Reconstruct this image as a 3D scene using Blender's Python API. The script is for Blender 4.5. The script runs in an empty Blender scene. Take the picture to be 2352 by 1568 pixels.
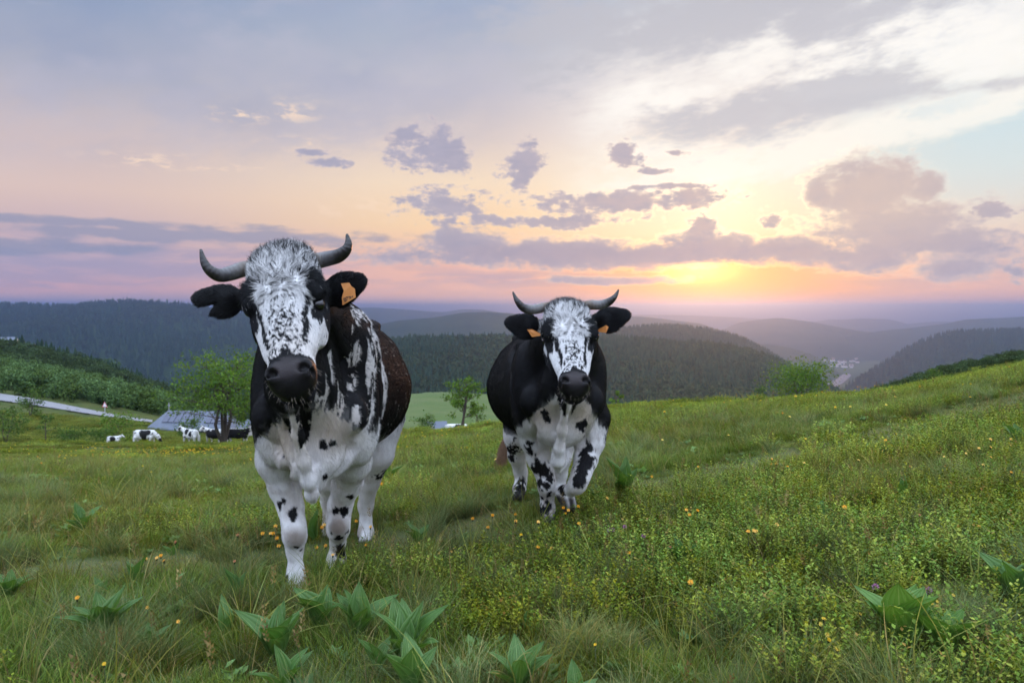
import bpy, bmesh, math, random
import numpy as np
from mathutils import Vector, Matrix, Euler

random.seed(7)
RNG = np.random.default_rng(11)
SC = bpy.context.scene
COL = SC.collection

# ------------------------------------------------------------------ camera
CAM_Z = 1.25
PITCH = math.atan(79 / 1699)            # the lens looks slightly down
cam_data = bpy.data.cameras.new('camera')
cam = bpy.data.objects.new('camera', cam_data)
COL.objects.link(cam)
cam.location = (0, 0, CAM_Z)
cam.rotation_euler = (math.pi / 2 - PITCH, 0, 0)
cam_data.sensor_width = 36
cam_data.lens = 26
cam_data.clip_start = 0.05
cam_data.clip_end = 200000
cam_data.dof.use_dof = True
cam_data.dof.focus_distance = 3.1
cam_data.dof.aperture_fstop = 5.0
SC.camera = cam

def ray(px, py):
    """direction of a point of the photograph (2352 wide): (X/Y, Z/Y)"""
    u = (px - 1176) / 1699; v = (784 - py) / 1699
    c, s = math.cos(PITCH), math.sin(PITCH)
    d = c + v * s
    return u / d, (v * c - s) / d

def at(px, py, Y):
    a, b = ray(px, py)
    return Vector((a * Y, Y, CAM_Z + b * Y))

def azel(px, py):
    a, b = ray(px, py)
    return math.degrees(math.atan2(a, 1)), math.degrees(math.atan2(b, math.hypot(a, 1)))

SUN_AZ, SUN_EL = azel(1622, 632)

def srgb(r, g, b, k=1.0):
    f = lambda c: ((c / 255 / 12.92) if c <= 10 else ((c / 255 + .055) / 1.055) ** 2.4) * k
    return (f(r), f(g), f(b), 1)

# ------------------------------------------------------------------ node helpers
class Sock:
    """a node socket with arithmetic"""
    def __init__(self, nt, s): self.nt, self.s = nt, s
    def _m(self, op, *a): return nmath(self.nt, op, self, *a)
    def __add__(self, o): return self._m('ADD', o)
    def __radd__(self, o): return self._m('ADD', o)
    def __sub__(self, o): return self._m('SUBTRACT', o)
    def __rsub__(self, o): return nmath(self.nt, 'SUBTRACT', o, self)
    def __mul__(self, o): return self._m('MULTIPLY', o)
    def __rmul__(self, o): return self._m('MULTIPLY', o)
    def __truediv__(self, o): return self._m('DIVIDE', o)
    def __pow__(self, o): return self._m('POWER', o)
    def min(self, o): return self._m('MINIMUM', o)
    def max(self, o): return self._m('MAXIMUM', o)
    def abs(self): return self._m('ABSOLUTE')

def put(nt, sock, val):
    if isinstance(val, Sock): nt.links.new(val.s, sock)
    else:
        if isinstance(val, tuple) and len(val) == 4 and sock.type == 'VECTOR': val = val[:3]
        sock.default_value = val

def nmath(nt, op, *a):
    n = nt.nodes.new('ShaderNodeMath'); n.operation = op
    for i, v in enumerate(a): put(nt, n.inputs[i], v)
    return Sock(nt, n.outputs[0])

def smooth(x, lo, hi, to0=0.0, to1=1.0):
    n = x.nt.nodes.new('ShaderNodeMapRange'); n.interpolation_type = 'SMOOTHSTEP'
    put(x.nt, n.inputs[0], x)
    n.inputs[1].default_value = lo; n.inputs[2].default_value = hi
    n.inputs[3].default_value = to0; n.inputs[4].default_value = to1
    return Sock(x.nt, n.outputs[0])

def mixc(nt, fac, a, b, mode='MIX'):
    n = nt.nodes.new('ShaderNodeMix'); n.data_type = 'RGBA'; n.blend_type = mode
    n.clamp_factor = True
    put(nt, n.inputs[0], fac); put(nt, n.inputs[6], a); put(nt, n.inputs[7], b)
    return Sock(nt, n.outputs[2])

def scalec(nt, col, k):
    n = nt.nodes.new('ShaderNodeVectorMath'); n.operation = 'SCALE'
    put(nt, n.inputs[0], col); put(nt, n.inputs[3], k)
    return Sock(nt, n.outputs[0])

def addc(nt, a, b):
    n = nt.nodes.new('ShaderNodeVectorMath'); n.operation = 'ADD'
    put(nt, n.inputs[0], a); put(nt, n.inputs[1], b)
    return Sock(nt, n.outputs[0])

def vmath(nt, op, *a, out=0):
    n = nt.nodes.new('ShaderNodeVectorMath'); n.operation = op
    for i, v in enumerate(a): put(nt, n.inputs[i], v)
    return Sock(nt, n.outputs[out])

def ramp(x, stops, interp='LINEAR'):
    n = x.nt.nodes.new('ShaderNodeValToRGB'); put(x.nt, n.inputs[0], x)
    cr = n.color_ramp; cr.interpolation = interp
    while len(cr.elements) < len(stops): cr.elements.new(0.5)
    for e, (p, c) in zip(cr.elements, stops):
        e.position = p; e.color = c if len(c) == 4 else (*c, 1)
    return Sock(x.nt, n.outputs[0])

def comb(nt, x, y, z=0.0):
    n = nt.nodes.new('ShaderNodeCombineXYZ')
    put(nt, n.inputs[0], x); put(nt, n.inputs[1], y); put(nt, n.inputs[2], z)
    return Sock(nt, n.outputs[0])

def sep(nt, v):
    n = nt.nodes.new('ShaderNodeSeparateXYZ'); put(nt, n.inputs[0], v)
    return [Sock(nt, o) for o in n.outputs]

def noise(nt, vec, scale, detail=4, rough=.55, dist=0.0, out=0, lac=2.0):
    n = nt.nodes.new('ShaderNodeTexNoise'); put(nt, n.inputs['Vector'], vec)
    n.inputs['Scale'].default_value = scale; n.inputs['Detail'].default_value = detail
    n.inputs['Roughness'].default_value = rough; n.inputs['Distortion'].default_value = dist
    n.inputs['Lacunarity'].default_value = lac
    return Sock(nt, n.outputs[out])

def attr(nt, name, out=0, typ='GEOMETRY'):
    n = nt.nodes.new('ShaderNodeAttribute'); n.attribute_name = name; n.attribute_type = typ
    return Sock(nt, n.outputs[out])

def coord(nt, which='Object'):
    n = nt.nodes.new('ShaderNodeTexCoord'); return Sock(nt, n.outputs[which])

# ------------------------------------------------------------------ sky
world = bpy.data.worlds.new('World'); SC.world = world; world.use_nodes = True
def build_sky():
    nt = world.node_tree; nt.nodes.clear()
    d = sep(nt, coord(nt, 'Generated'))
    x, y, z = d
    az = nmath(nt, 'ARCTAN2', x, y) * 57.29578
    el = nmath(nt, 'ARCSINE', z) * 57.29578
    E = (el + 2) / 62.0                       # ramp position
    P = lambda py: (azel(1176, py)[1] + 2) / 62.0
    c = srgb
    left = ramp(E, [(0, c(186, 176, 196)), (P(700), c(196, 178, 194)), (P(668), c(226, 178, 182)), (P(620), c(186, 168, 190)),
                    (P(560), c(206, 180, 186)), (P(470), c(222, 196, 188)), (P(360), c(206, 190, 192)), (P(240), c(178, 178, 192)),
                    (P(90), c(148, 162, 190)), (P(-60), c(136, 156, 188)), (.6, c(168, 184, 212)), (1, c(190, 204, 228))])
    mid = ramp(E, [(0, c(205, 190, 205)), (P(704), c(228, 192, 192)), (P(680), c(250, 196, 176)), (P(610), c(242, 190, 172)), (P(520), c(250, 214, 172)),
                   (P(420), c(246, 222, 194)), (P(320), c(222, 206, 200)), (P(210), c(196, 192, 202)), (P(100), c(176, 182, 198)),
                   (P(-40), c(160, 174, 200)), (.6, c(178, 190, 215)), (1, c(190, 204, 228))])
    sunr = ramp(E, [(0, c(225, 165, 150)), (P(705), c(250, 172, 146)), (P(670), c(255, 174, 110)), (P(610), c(255, 188, 120)), (P(540), c(255, 228, 190)),
                    (P(440), c(252, 238, 214)), (P(300), c(240, 231, 224)), (P(180), c(236, 231, 228)), (P(80), c(212, 211, 214)),
                    (P(-40), c(186, 192, 204)), (.6, c(186, 196, 216)), (1, c(190, 204, 228))])
    rig = ramp(E, [(0, c(215, 165, 170)), (P(705), c(238, 184, 178)), (P(670), c(250, 194, 172)), (P(610), c(244, 202, 180)), (P(520), c(240, 218, 196)),
                   (P(430), c(226, 226, 216)), (P(340), c(206, 224, 228)), (P(250), c(220, 228, 230)), (P(150), c(238, 238, 238)),
                   (P(40), c(226, 226, 228)), (.6, c(186, 196, 216)), (1, c(190, 204, 228))])
    back = ramp(E, [(0, c(190, 186, 204)), (.08, c(200, 194, 210)), (.3, c(184, 192, 214)), (.6, c(178, 192, 218)), (1, c(190, 204, 228))])
    base = mixc(nt, smooth(az, -32, -4), left, mid)
    base = mixc(nt, smooth(az, -3, 13), base, sunr)
    base = mixc(nt, smooth(az, 19, 31), base, rig)
    base = mixc(nt, smooth(az.abs(), 48, 95), base, back)
    aside = smooth(az.abs(), 50, 90)
    gain_f = smooth(el, 24, 52, 1.0, SKY_TOP); gain_b = smooth(el, -2, 45, 1.25, SKY_TOP)
    plain = scalec(nt, base, gain_f + (gain_b - gain_f) * aside)
    # clear air above the cloud sheet: the physical sky, seen in the gap on the right
    sky = nt.nodes.new('ShaderNodeTexSky'); sky.sky_type = 'NISHITA'; sky.sun_disc = False
    sky.sun_elevation = math.radians(max(SUN_EL, 2)); sky.sun_rotation = math.radians(SUN_AZ)
    sky.air_density = 1.0; sky.dust_density = 1.5
    clear = scalec(nt, Sock(nt, sky.outputs[0]), 0.12)
    base = mixc(nt, 0.06, base, clear)

    # shared turbulence in sky angles
    P2 = comb(nt, az, el * 1.7)
    big = sep(nt, noise(nt, P2, .10, 3, .5, out=1))
    fine = noise(nt, comb(nt, az, el * 1.5, 3.7), .42, 5, .6)
    fine2 = noise(nt, comb(nt, az * .8, el * 1.6, 9.1), 1.5, 5, .64)
    azw = az + (big[0] - .5) * 3.0
    elw = el + (big[1] - .5) * 1.6
    streak = noise(nt, comb(nt, az * .55 + el * .2, el * 1.25 - az * .30, 1.3), .30, 6, .62)
    streak2 = noise(nt, comb(nt, az * .45, el * 1.3 - az * .12, 5.3), .8, 5, .64)

    D0 = comb(nt, az, el); DW = comb(nt, azw, elw)
    def rad2(px, py, rx, ry, D):               # squared elliptical distance from a point of the sky, radii in degrees
        a0, e0 = azel(px, py)
        q = vmath(nt, 'MULTIPLY_ADD', D, (1 / rx, 1 / ry, 0), (-a0 / rx, -e0 / ry, 0))
        return vmath(nt, 'DOT_PRODUCT', q, q, out=1)
    def G(px, py, sx, sy):                     # soft round mask
        return nmath(nt, 'POWER', .36788, rad2(px, py, sx, sy, D0))

    # ---- bright high cloud sheet, right half: white gaps of thin cloud between grey veils
    a1, e1 = azel(1560, 432); a2, e2 = azel(2352, 238)
    lin = el - (az - a1) * ((e2 - e1) / (a2 - a1)) - e1 + (az - a1) * (az - a2) * -.006
    edge = lin + (streak - .5) * 4.0 + (streak2 - .5) * 1.5
    over = smooth(edge, -.9, .6) * smooth(az, 2, 9)             # 1 on the sheet, 0 in the clear air under its slanting edge
    tex = streak * .55 + streak2 * .45
    white = (G(1900, 128, 9.5, 2.1) + G(2290, 110, 6, 2.6) * .9 + G(1505, 228, 3.6, 1.3) + G(1340, 285, 5.0, 1.9) * .75 + G(1530, 345, 5, .8) * .7 + G(1950, 205, 5, .6) * .7).min(1.0)
    wm_ = smooth(white + (tex - .5) * 3.4, .15, 1.2) * over
    base = mixc(nt, wm_ * .78, base, c(255, 250, 242, 1.0))
    bandw = over * smooth(lin + (streak - .5) * 11 + (streak2 - .5) * 6, 4.6, .9)
    base = mixc(nt, bandw * .78, base, c(255, 248, 236, 1.0))
    grey = (G(1800, 30, 15, 2.6) + G(1930, 215, 6.5, 1.5) * .9 + G(1650, 290, 6.5, 2.0) * .75 + G(1230, 110, 9, 5) * .5 + G(2330, 190, 4, .8) * .6).min(1.0)
    greyv = smooth(grey + (.5 - tex) * 2.4, .30, .85)
    base = mixc(nt, greyv * .75, base, c(190, 188, 195))
    gap = smooth(edge, .1, -1.2) * G(2330, 360, 9, 4.4)
    base = mixc(nt, gap * .5, base, c(206, 224, 230))
    soft = smooth(streak * .6 + big[2] * .4, .40, .62) * smooth(az, 4, -12) * smooth(el, 8, 14)
    base = mixc(nt, soft * .40, base, c(138, 152, 184))
    lite = smooth(streak * .5 + big[1] * .5, .48, .66) * smooth(az, 8, -4) * smooth(el, 7, 11)
    base = mixc(nt, lite * .28, base, c(206, 198, 206))
    w = smooth(noise(nt, comb(nt, az * .55, el * 1.5, 4.4), 1.1, 4, .62), .50, .66)
    high = base
    # ---- sun glow behind the cloud bank
    g1 = G(1605, 622, 2.2, .72); g2 = G(1625, 640, 5.0, 2.2); g3 = G(1640, 540, 8.5, 2.6); g4 = G(1650, 480, 3.2, 3.0)
    base = addc(nt, base, scalec(nt, c(255, 226, 170), g3 * .08))
    base = addc(nt, base, scalec(nt, c(255, 236, 200), g4 * .12))
    base = addc(nt, base, scalec(nt, c(255, 160, 60), g2 * .16))
    # ---- soft lavender veils on the left
    veil = (G(150, 590, 10, 1.8) + G(620, 610, 8, 1.1) + G(80, 640, 8, 1.2) * .8 + G(1150, 640, 9, .8) * .9 + G(2150, 600, 6, 1.7) * .9).min(1.0)
    veil = veil * smooth(noise(nt, comb(nt, azw * .25, elw * 1.6, 2.2), .8, 5, .55), .36, .58)
    base = mixc(nt, veil * .6, base, c(158, 154, 182))
    # ---- banded clouds on the left
    bn = noise(nt, comb(nt, az * .35, el * 1.2, 6.1), .8, 6, .58)
    def ell(px, py, rx, ry, D=DW): return rad2(px, py, rx / 29.65, ry / 29.65, D)
    bands = ell(120, 508, 520, 13, D0).min(ell(450, 541, 560, 20, D0)).min(ell(-100, 556, 420, 22, D0))
    bands = nmath(nt, 'SQRT', bands)
    bm = smooth(bands + (bn - .5) * 3.0, 1.15, .35)
    base = mixc(nt, bm * .72, base, c(138, 146, 174))
    # ---- cumulus
    def group(lst, D):
        m_ = None
        for q in lst:
            e = ell(*q, D); m_ = e if m_ is None else m_.min(e)
        return nmath(nt, 'SQRT', m_)
    small = group([(985, 342, 100, 52), (935, 314, 58, 32), (1040, 352, 46, 48), (1205, 372, 56, 42), (1210, 400, 30, 36),
        (1425, 352, 42, 22), (1545, 346, 30, 9), (752, 374, 46, 11), (700, 346, 52, 10), (1500, 395, 40, 9), (1612, 522, 34, 30), (1768, 510, 24, 16), (2290, 488, 130, 16), (2348, 622, 40, 26),
        (1450, 466, 220, 30), (1510, 431, 110, 7), (1020, 466, 120, 36), (1260, 512, 260, 18)], DW)
    bank = group([(1430, 588, 620, 26), (1090, 568, 130, 40), (1240, 578, 330, 30), (1640, 568, 120, 40), (1800, 572, 120, 36), (1940, 580, 90, 20),
        (2005, 440, 104, 78), (2118, 438, 42, 40), (1905, 448, 38, 36), (2060, 518, 190, 56), (2010, 575, 130, 40), (2200, 560, 130, 42), (2200, 612, 100, 26), (1400, 642, 190, 11)], DW)
    cu = small.min(bank)
    body = (small + (fine - .5) * 3.2 + (fine2 - .5) * 1.9).min(bank * .92 + (fine - .5) * 1.6 + (fine2 - .5) * .8)
    cm = smooth(body, 1.12, .52)
    rim = smooth(body, 1.14, 1.0) * smooth(body, .70, .98)
    sunp = G(1660, 540, 16, 9)
    # lit from behind: thin edges glow, thick middles are grey-mauve
    thick = smooth(body, 1.05, .28)
    near = mixc(nt, thick, c(250, 222, 194), c(208, 182, 174))
    farc = mixc(nt, thick, c(216, 200, 200), c(168, 166, 186))
    ccol = mixc(nt, sunp * .8, farc, near)
    shade = noise(nt, comb(nt, az, el * 2.0, 7.7), .55, 5, .6)
    ccol = mixc(nt, smooth(shade, .40, .64) * .42, ccol, c(156, 154, 176))
    ccol = mixc(nt, G(1400, 582, 21, 1.2) * .6, ccol, c(158, 150, 170))
    towerm = G(2020, 450, 7, 4.0)
    ccol = mixc(nt, towerm * .65, ccol, c(222, 196, 178))
    base = mixc(nt, cm * .93, base, ccol)
    base = addc(nt, base, scalec(nt, c(255, 226, 170), rim * sunp * sunp * .26))
    # the sun itself, through the gap under the bank
    cut = smooth(el + (fine - .5) * 1.4 - azel(1176, 606)[1], .15, -.25)
    base = addc(nt, base, scalec(nt, c(255, 190, 90, 2.0), g1 * cut))
    base = addc(nt, base, scalec(nt, c(255, 140, 40), G(1630, 672, 5.0, 1.9) * cut * .8))
    # ---- small pale wisps
    wm = (G(545, 265, 2.0, .45) + G(672, 258, 1.6, .7) + G(440, 375, 5.0, .5) * .7 + G(330, 370, 2.2, .35) + G(700, 330, 3.0, .5) * .6 + G(850, 480, 5, .9) * .6).min(1.0)
    base = mixc(nt, w * wm * .8, base, c(250, 222, 196))
    # three zones of the dome, so that the cloud detail is only worked out where there is any:
    # overhead and behind lies the thin even overcast the pasture is lit by
    def bgn(c_):
        n = nt.nodes.new('ShaderNodeBackground'); put(nt, n.inputs[0], c_); n.inputs[1].default_value = 1.07; return n
    def mixs(f, a, b):
        n = nt.nodes.new('ShaderNodeMixShader'); put(nt, n.inputs[0], f)
        nt.links.new(a.outputs[0], n.inputs[1]); nt.links.new(b.outputs[0], n.inputs[2]); return n
    B_plain, B_high, B_low = bgn(plain), bgn(high), bgn(base)
    front = smooth(az.abs(), 52, 42) * smooth(el, 30, 25)
    top = mixs(front, B_plain, mixs(smooth(el, 16.2, 15.0), B_high, B_low))
    out = nt.nodes.new('ShaderNodeOutputWorld'); nt.links.new(top.outputs[0], out.inputs[0])
SKY_TOP = 4.0
build_sky()
world.cycles.sampling_method = 'MANUAL'; world.cycles.sample_map_resolution = 512

# ------------------------------------------------------------------ sun
sl = bpy.data.lights.new('sun', 'SUN'); sl.energy = 1.0; sl.angle = math.radians(8); sl.color = (1, .38, .12)
sun = bpy.data.objects.new('sun', sl); COL.objects.link(sun)
sa, se = math.radians(SUN_AZ), math.radians(max(SUN_EL, 2.5))
sdir = Vector((math.sin(sa) * math.cos(se), math.cos(sa) * math.cos(se), math.sin(se)))
sun.rotation_euler = (-sdir).to_track_quat('-Z', 'Y').to_euler()
sun.location = (0, 0, 50)

SC.view_settings.view_transform = 'Standard'; SC.view_settings.look = 'None'
SC.view_settings.exposure = 0.0; SC.view_settings.gamma = 1.0
SC.render.engine = 'CYCLES'
cy = SC.cycles
cy.use_denoising = True
try: cy.denoiser = 'OPENIMAGEDENOISE'
except Exception: pass
cy.max_bounces = 5; cy.diffuse_bounces = 2; cy.glossy_bounces = 2; cy.transmission_bounces = 3
cy.transparent_max_bounces = 6; cy.volume_bounces = 0
cy.use_adaptive_sampling = True; cy.adaptive_threshold = 0.035
cy.caustics_reflective = False; cy.caustics_refractive = False

# ------------------------------------------------------------------ object helpers
def tag(o, label=None, cat=None, group=None, kind=None):
    if label: o['label'] = label
    if cat: o['category'] = cat
    if group: o['group'] = group
    if kind: o['kind'] = kind
    return o

def empty(name, loc=(0, 0, 0), rz=0.0):
    o = bpy.data.objects.new(name, None); COL.objects.link(o)
    o.location = loc; o.rotation_euler = (0, 0, rz); o.empty_display_size = .1
    return o

def mesh_from(name, V, F):
    """V (n,3) array, F list of faces or (m,k) array"""
    me = bpy.data.meshes.new(name)
    V = np.asarray(V, np.float32)
    if isinstance(F, np.ndarray):
        k = F.shape[1]
        me.vertices.add(len(V)); me.vertices.foreach_set('co', V.ravel())
        me.loops.add(F.size); me.loops.foreach_set('vertex_index', F.astype(np.int32).ravel())
        me.polygons.add(len(F)); me.polygons.foreach_set('loop_start', np.arange(0, F.size, k, dtype=np.int32))
        me.update(calc_edges=True)
    else:
        me.from_pydata([tuple(v) for v in V], [], F); me.update()
    return me

def obj(name, me, mat=None, parent=None, loc=None, smooth_=True):
    o = bpy.data.objects.new(name, me); COL.objects.link(o)
    if mat is not None and len(me.materials) == 0: me.materials.append(mat)
    if parent is not None: o.parent = parent
    if loc is not None: o.location = loc
    if smooth_ and hasattr(me, 'polygons') and len(me.polygons):
        me.polygons.foreach_set('use_smooth', np.ones(len(me.polygons), bool))
    return o

def new_mat(name):
    m = bpy.data.materials.new(name); m.use_nodes = True
    nt = m.node_tree
    b = nt.nodes['Principled BSDF']
    return m, nt, b

def set_attr(me, name, arr, typ='FLOAT', dom='POINT'):
    a = me.attributes.new(name, typ, dom)
    a.data.foreach_set('value' if typ == 'FLOAT' else ('color' if typ == 'FLOAT_COLOR' else 'vector'), np.asarray(arr, np.float32).ravel())

# ------------------------------------------------------------------ numpy noise
_perm = np.random.default_rng(5).permutation(4096).astype(np.int64)
_rv = np.random.default_rng(6).random(4096).astype(np.float32)
def vnoise(p):
    """smooth value noise 0..1 at points p (n,3)"""
    p = np.asarray(p, np.float64)
    i = np.floor(p).astype(np.int64); f = (p - i).astype(np.float32)
    f = f * f * (3 - 2 * f)
    def h(a, b, c): return _rv[_perm[(_perm[(_perm[a & 4095] + b) & 4095] + c) & 4095]]
    x, y, z = i[:, 0], i[:, 1], i[:, 2]
    fx, fy, fz = f[:, 0], f[:, 1], f[:, 2]
    L = lambda a, b, t: a + (b - a) * t
    return L(L(L(h(x, y, z), h(x + 1, y, z), fx), L(h(x, y + 1, z), h(x + 1, y + 1, z), fx), fy),
             L(L(h(x, y, z + 1), h(x + 1, y, z + 1), fx), L(h(x, y + 1, z + 1), h(x + 1, y + 1, z + 1), fx), fy), fz)

def fbm(p, octaves=4, gain=.5):
    p = np.asarray(p, np.float64); s = 0; a = 1; t = 0
    for k in range(octaves):
        s = s + a * vnoise(p * 2 ** k + 17.3 * k); t += a; a *= gain
    return s / t

def sstep(lo, hi, x):
    t = np.clip((x - lo) / (hi - lo), 0, 1); return t * t * (3 - 2 * t)
# ================================================================== the near hill: meadow, plateau on the left, valley side
_cols = [  # photo x, [(distance, height)]
    (-900, [(0, .45), (3, 0), (5, -.3), (10, -1.05), (20, -2.9), (35, -5.6), (62, -10.3), (80, -13), (100, -12.6), (125, -12.8), (200, -12), (350, -13), (480, -16), (600, -40), (900, -150)]),
    (0,    [(0, .45), (3, 0), (5, -.3), (10, -1.05), (20, -2.9), (35, -5.6), (62, -10.3), (80, -13), (100, -12.9), (125, -13.6), (200, -15), (350, -18), (480, -24.5), (600, -60), (900, -150)]),
    (230,  [(0, .45), (3, 0), (5, -.3), (10, -1.05), (20, -2.9), (35, -5.6), (62, -10.3), (80, -13.2), (100, -13.6), (125, -15), (200, -21), (350, -30), (480, -42), (600, -80), (900, -150)]),
    (430,  [(0, .45), (3, 0), (5, -.3), (10, -1.05), (20, -2.9), (35, -5.6), (62, -10.3), (80, -13.4), (100, -15), (125, -18), (200, -28), (350, -46), (480, -66), (600, -90), (900, -150)]),
    (620,  [(0, .44), (3, 0), (5, -.3), (10, -1.02), (20, -2.75), (35, -5.35), (62, -10.2), (80, -13.4), (100, -16), (125, -20), (200, -34), (350, -52), (480, -66), (600, -80), (900, -140)]),
    (1000, [(0, .40), (3, 0), (5, -.28), (10, -.92), (20, -2.3), (30, -3.8), (45, -6.6), (57, -8.8), (80, -14), (125, -24), (200, -40), (350, -53), (480, -60), (620, -68), (900, -110)]),
    (1200, [(0, .36), (3, .0), (5, -.25), (10, -.78), (20, -1.95), (30, -3.4), (45, -6.6), (57, -9.3), (80, -14.5), (125, -26), (200, -42), (350, -56), (480, -64), (620, -72), (900, -120)]),
    (1430, [(0, .30), (3, .02), (5, -.18), (10, -.58), (20, -1.48), (28, -2.6), (45, -6.2), (57, -9.3), (80, -16), (125, -30), (200, -50), (350, -70), (480, -85), (620, -95), (900, -140)]),
    (1800, [(0, .22), (3, .08), (5, -.05), (10, -.33), (20, -1.30), (30, -2.70), (45, -5.3), (60, -7.9), (80, -14), (125, -34), (200, -70), (350, -120), (620, -180), (900, -230)]),
    (2100, [(0, .15), (3, .14), (5, .05), (10, -.12), (20, -1.02), (30, -2.15), (45, -3.8), (60, -5.4), (80, -6.5), (100, -9), (125, -20), (200, -60), (350, -120), (900, -230)]),
    (2352, [(0, .10), (3, .19), (5, .16), (10, .14), (20, -.38), (30, -1.2), (45, -2.3), (60, -3.4), (80, -4.0), (100, -6), (125, -12), (200, -40), (350, -110), (900, -230)]),
    (3200, [(0, .05), (3, .3), (5, .4), (10, .7), (20, .9), (30, .6), (45, 0), (60, -.8), (80, -1.5), (100, -3), (125, -7), (200, -30), (350, -100), (900, -230)])]
_LY = np.linspace(0, math.log(1000), 160)
_T = np.array([(c[0] - 1176) / 1699 for c in _cols])
_Z = np.array([np.interp(np.exp(_LY) - 1, [a for a, b in c[1]], [b for a, b in c[1]]) for c in _cols])
for _ in range(3):                                   # round the breaks of slope
    _Z[:, 1:-1] = (_Z[:, :-2] + 2 * _Z[:, 1:-1] + _Z[:, 2:]) / 4
_TF = np.linspace(_T[0], _T[-1], 260)
_ZF = np.array([np.interp(_TF, _T, _Z[:, j]) for j in range(len(_LY))]).T
for _ in range(24):
    _ZF[1:-1] = (_ZF[:-2] + 2 * _ZF[1:-1] + _ZF[2:]) / 4

def ground(X, Y, bumps=True):
    X = np.asarray(X, float); Y = np.asarray(Y, float)
    Yc = np.maximum(Y, .0)
    t = X / np.maximum(Yc, 2.5)
    fi = np.clip((t - _TF[0]) / (_TF[1] - _TF[0]), 0, len(_TF) - 1.001)
    fj = np.clip(np.log(Yc + 1) / (_LY[1] - _LY[0]), 0, len(_LY) - 1.001)
    i = fi.astype(int); j = fj.astype(int); a = fi - i; b = fj - j
    z = (_ZF[i, j] * (1 - a) + _ZF[i + 1, j] * a) * (1 - b) + (_ZF[i, j + 1] * (1 - a) + _ZF[i + 1, j + 1] * a) * b
    if bumps:
        sh = np.shape(z)
        Xf, Yf = np.broadcast_to(X, sh).ravel(), np.broadcast_to(Y, sh).ravel()
        p = np.stack([Xf, Yf, 0 * Xf], -1)
        n = (fbm(p * .45, 3) - .5) * .22 + (fbm(p * 1.6 + 9, 2) - .5) * .10
        n = n * np.clip(Yf / 30 + .35, 0, 1.6) * np.interp(Yf, [0, 2, 5, 40, 100, 300], [.3, .3, .5, 1.2, 1.6, 6])
        # the worn cattle path crossing behind the cows
        z = z + n.reshape(sh) - .035 * path_mask(Xf, Yf).reshape(sh) + (.125 * np.exp(-((Xf - .28) ** 2 / 1.0 + (Yf - 4.95) ** 2 / 1.3))).reshape(sh)
    return z

_PX = [-8, -4.5, -2.6, -1.43, -.49, .4, 1.14, 2.6, 5, 9]; _PY = [2.9, 3.45, 3.80, 4.2, 4.75, 5.35, 5.95, 6.9, 8.3, 10.5]
def path_mask(X, Y):
    yc = np.interp(X, _PX, _PY) + .10 * np.sin(X * 2.3)
    return np.exp(-((Y - yc) / (.36 + .03 * np.abs(X + 1))) ** 2)

def gz(x, y): return float(ground(np.array([x]), np.array([y]))[0])
def on_ground(px, py, y0=1.5, y1=200):
    """the meadow point seen at a photo position"""
    a, b = ray(px, py)
    Y = np.exp(np.linspace(math.log(y0), math.log(y1), 1500))
    f = CAM_Z + b * Y - ground(a * Y, Y)
    k = np.argmax(f < 0) if (f < 0).any() else len(Y) - 1
    return Vector((a * Y[k], Y[k], float(ground(np.array([a * Y[k]]), np.array([Y[k]]))[0])))

def near_terrain():
    Yr = np.exp(np.linspace(0, math.log(1001), 430)) - 1 - 0
    Yr = np.concatenate([[-6, -3, -1.5, -.7], Yr[Yr <= 900]])
    T = np.linspace(-1.25, 1.25, 330)
    TT, YY = np.meshgrid(T, Yr)
    XX = TT * np.maximum(YY, 0) + TT * 6 * np.exp(-np.maximum(YY, 0) / 3)
    ZZ = ground(XX, YY)
    n, m = XX.shape
    V = np.stack([XX, YY, ZZ], -1).reshape(-1, 3)
    idx = np.arange(n * m).reshape(n, m)
    F = np.stack([idx[:-1, :-1], idx[:-1, 1:], idx[1:, 1:], idx[1:, :-1]], -1).reshape(-1, 4)
    me = mesh_from('meadow', V, F)
    set_attr(me, 'path', path_mask(V[:, 0], V[:, 1]))
    return me

def meadow_mat():
    m, nt, b = new_mat('meadow_soil_grass')
    g = coord(nt, 'Object'); X, Y, Z = sep(nt, g)
    n1 = noise(nt, g, .35, 5, .6); n2 = noise(nt, g, 2.2, 6, .65); n3 = noise(nt, g, 14, 4, .7)
    c = mixc(nt, smooth(n1, .35, .65), (.045, .070, .016, 1), (.075, .085, .022, 1))
    c = mixc(nt, smooth(n2, .5, .72) * .7, c, (.028, .042, .014, 1))
    c = mixc(nt, smooth(n3, .45, .75) * .5, c, (.085, .088, .035, 1))
    far = smooth(Y, 260, 340)
    c = mixc(nt, far, c, mixc(nt, smooth(noise(nt, g, .02, 4), .4, .6), (.075, .12, .035, 1), (.095, .13, .045, 1)))
    p = attr(nt, 'path', 2)
    c = mixc(nt, smooth(p + (n2 - .5) * .8, .35, .9) * .75, c, (.10, .105, .05, 1))
    put(nt, b.inputs['Base Color'], c); b.inputs['Roughness'].default_value = .95
    b.inputs['Specular IOR Level'].default_value = .1
    return m
meadow = obj('meadow_ground', near_terrain(), meadow_mat()); tag(meadow, kind='structure')

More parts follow.
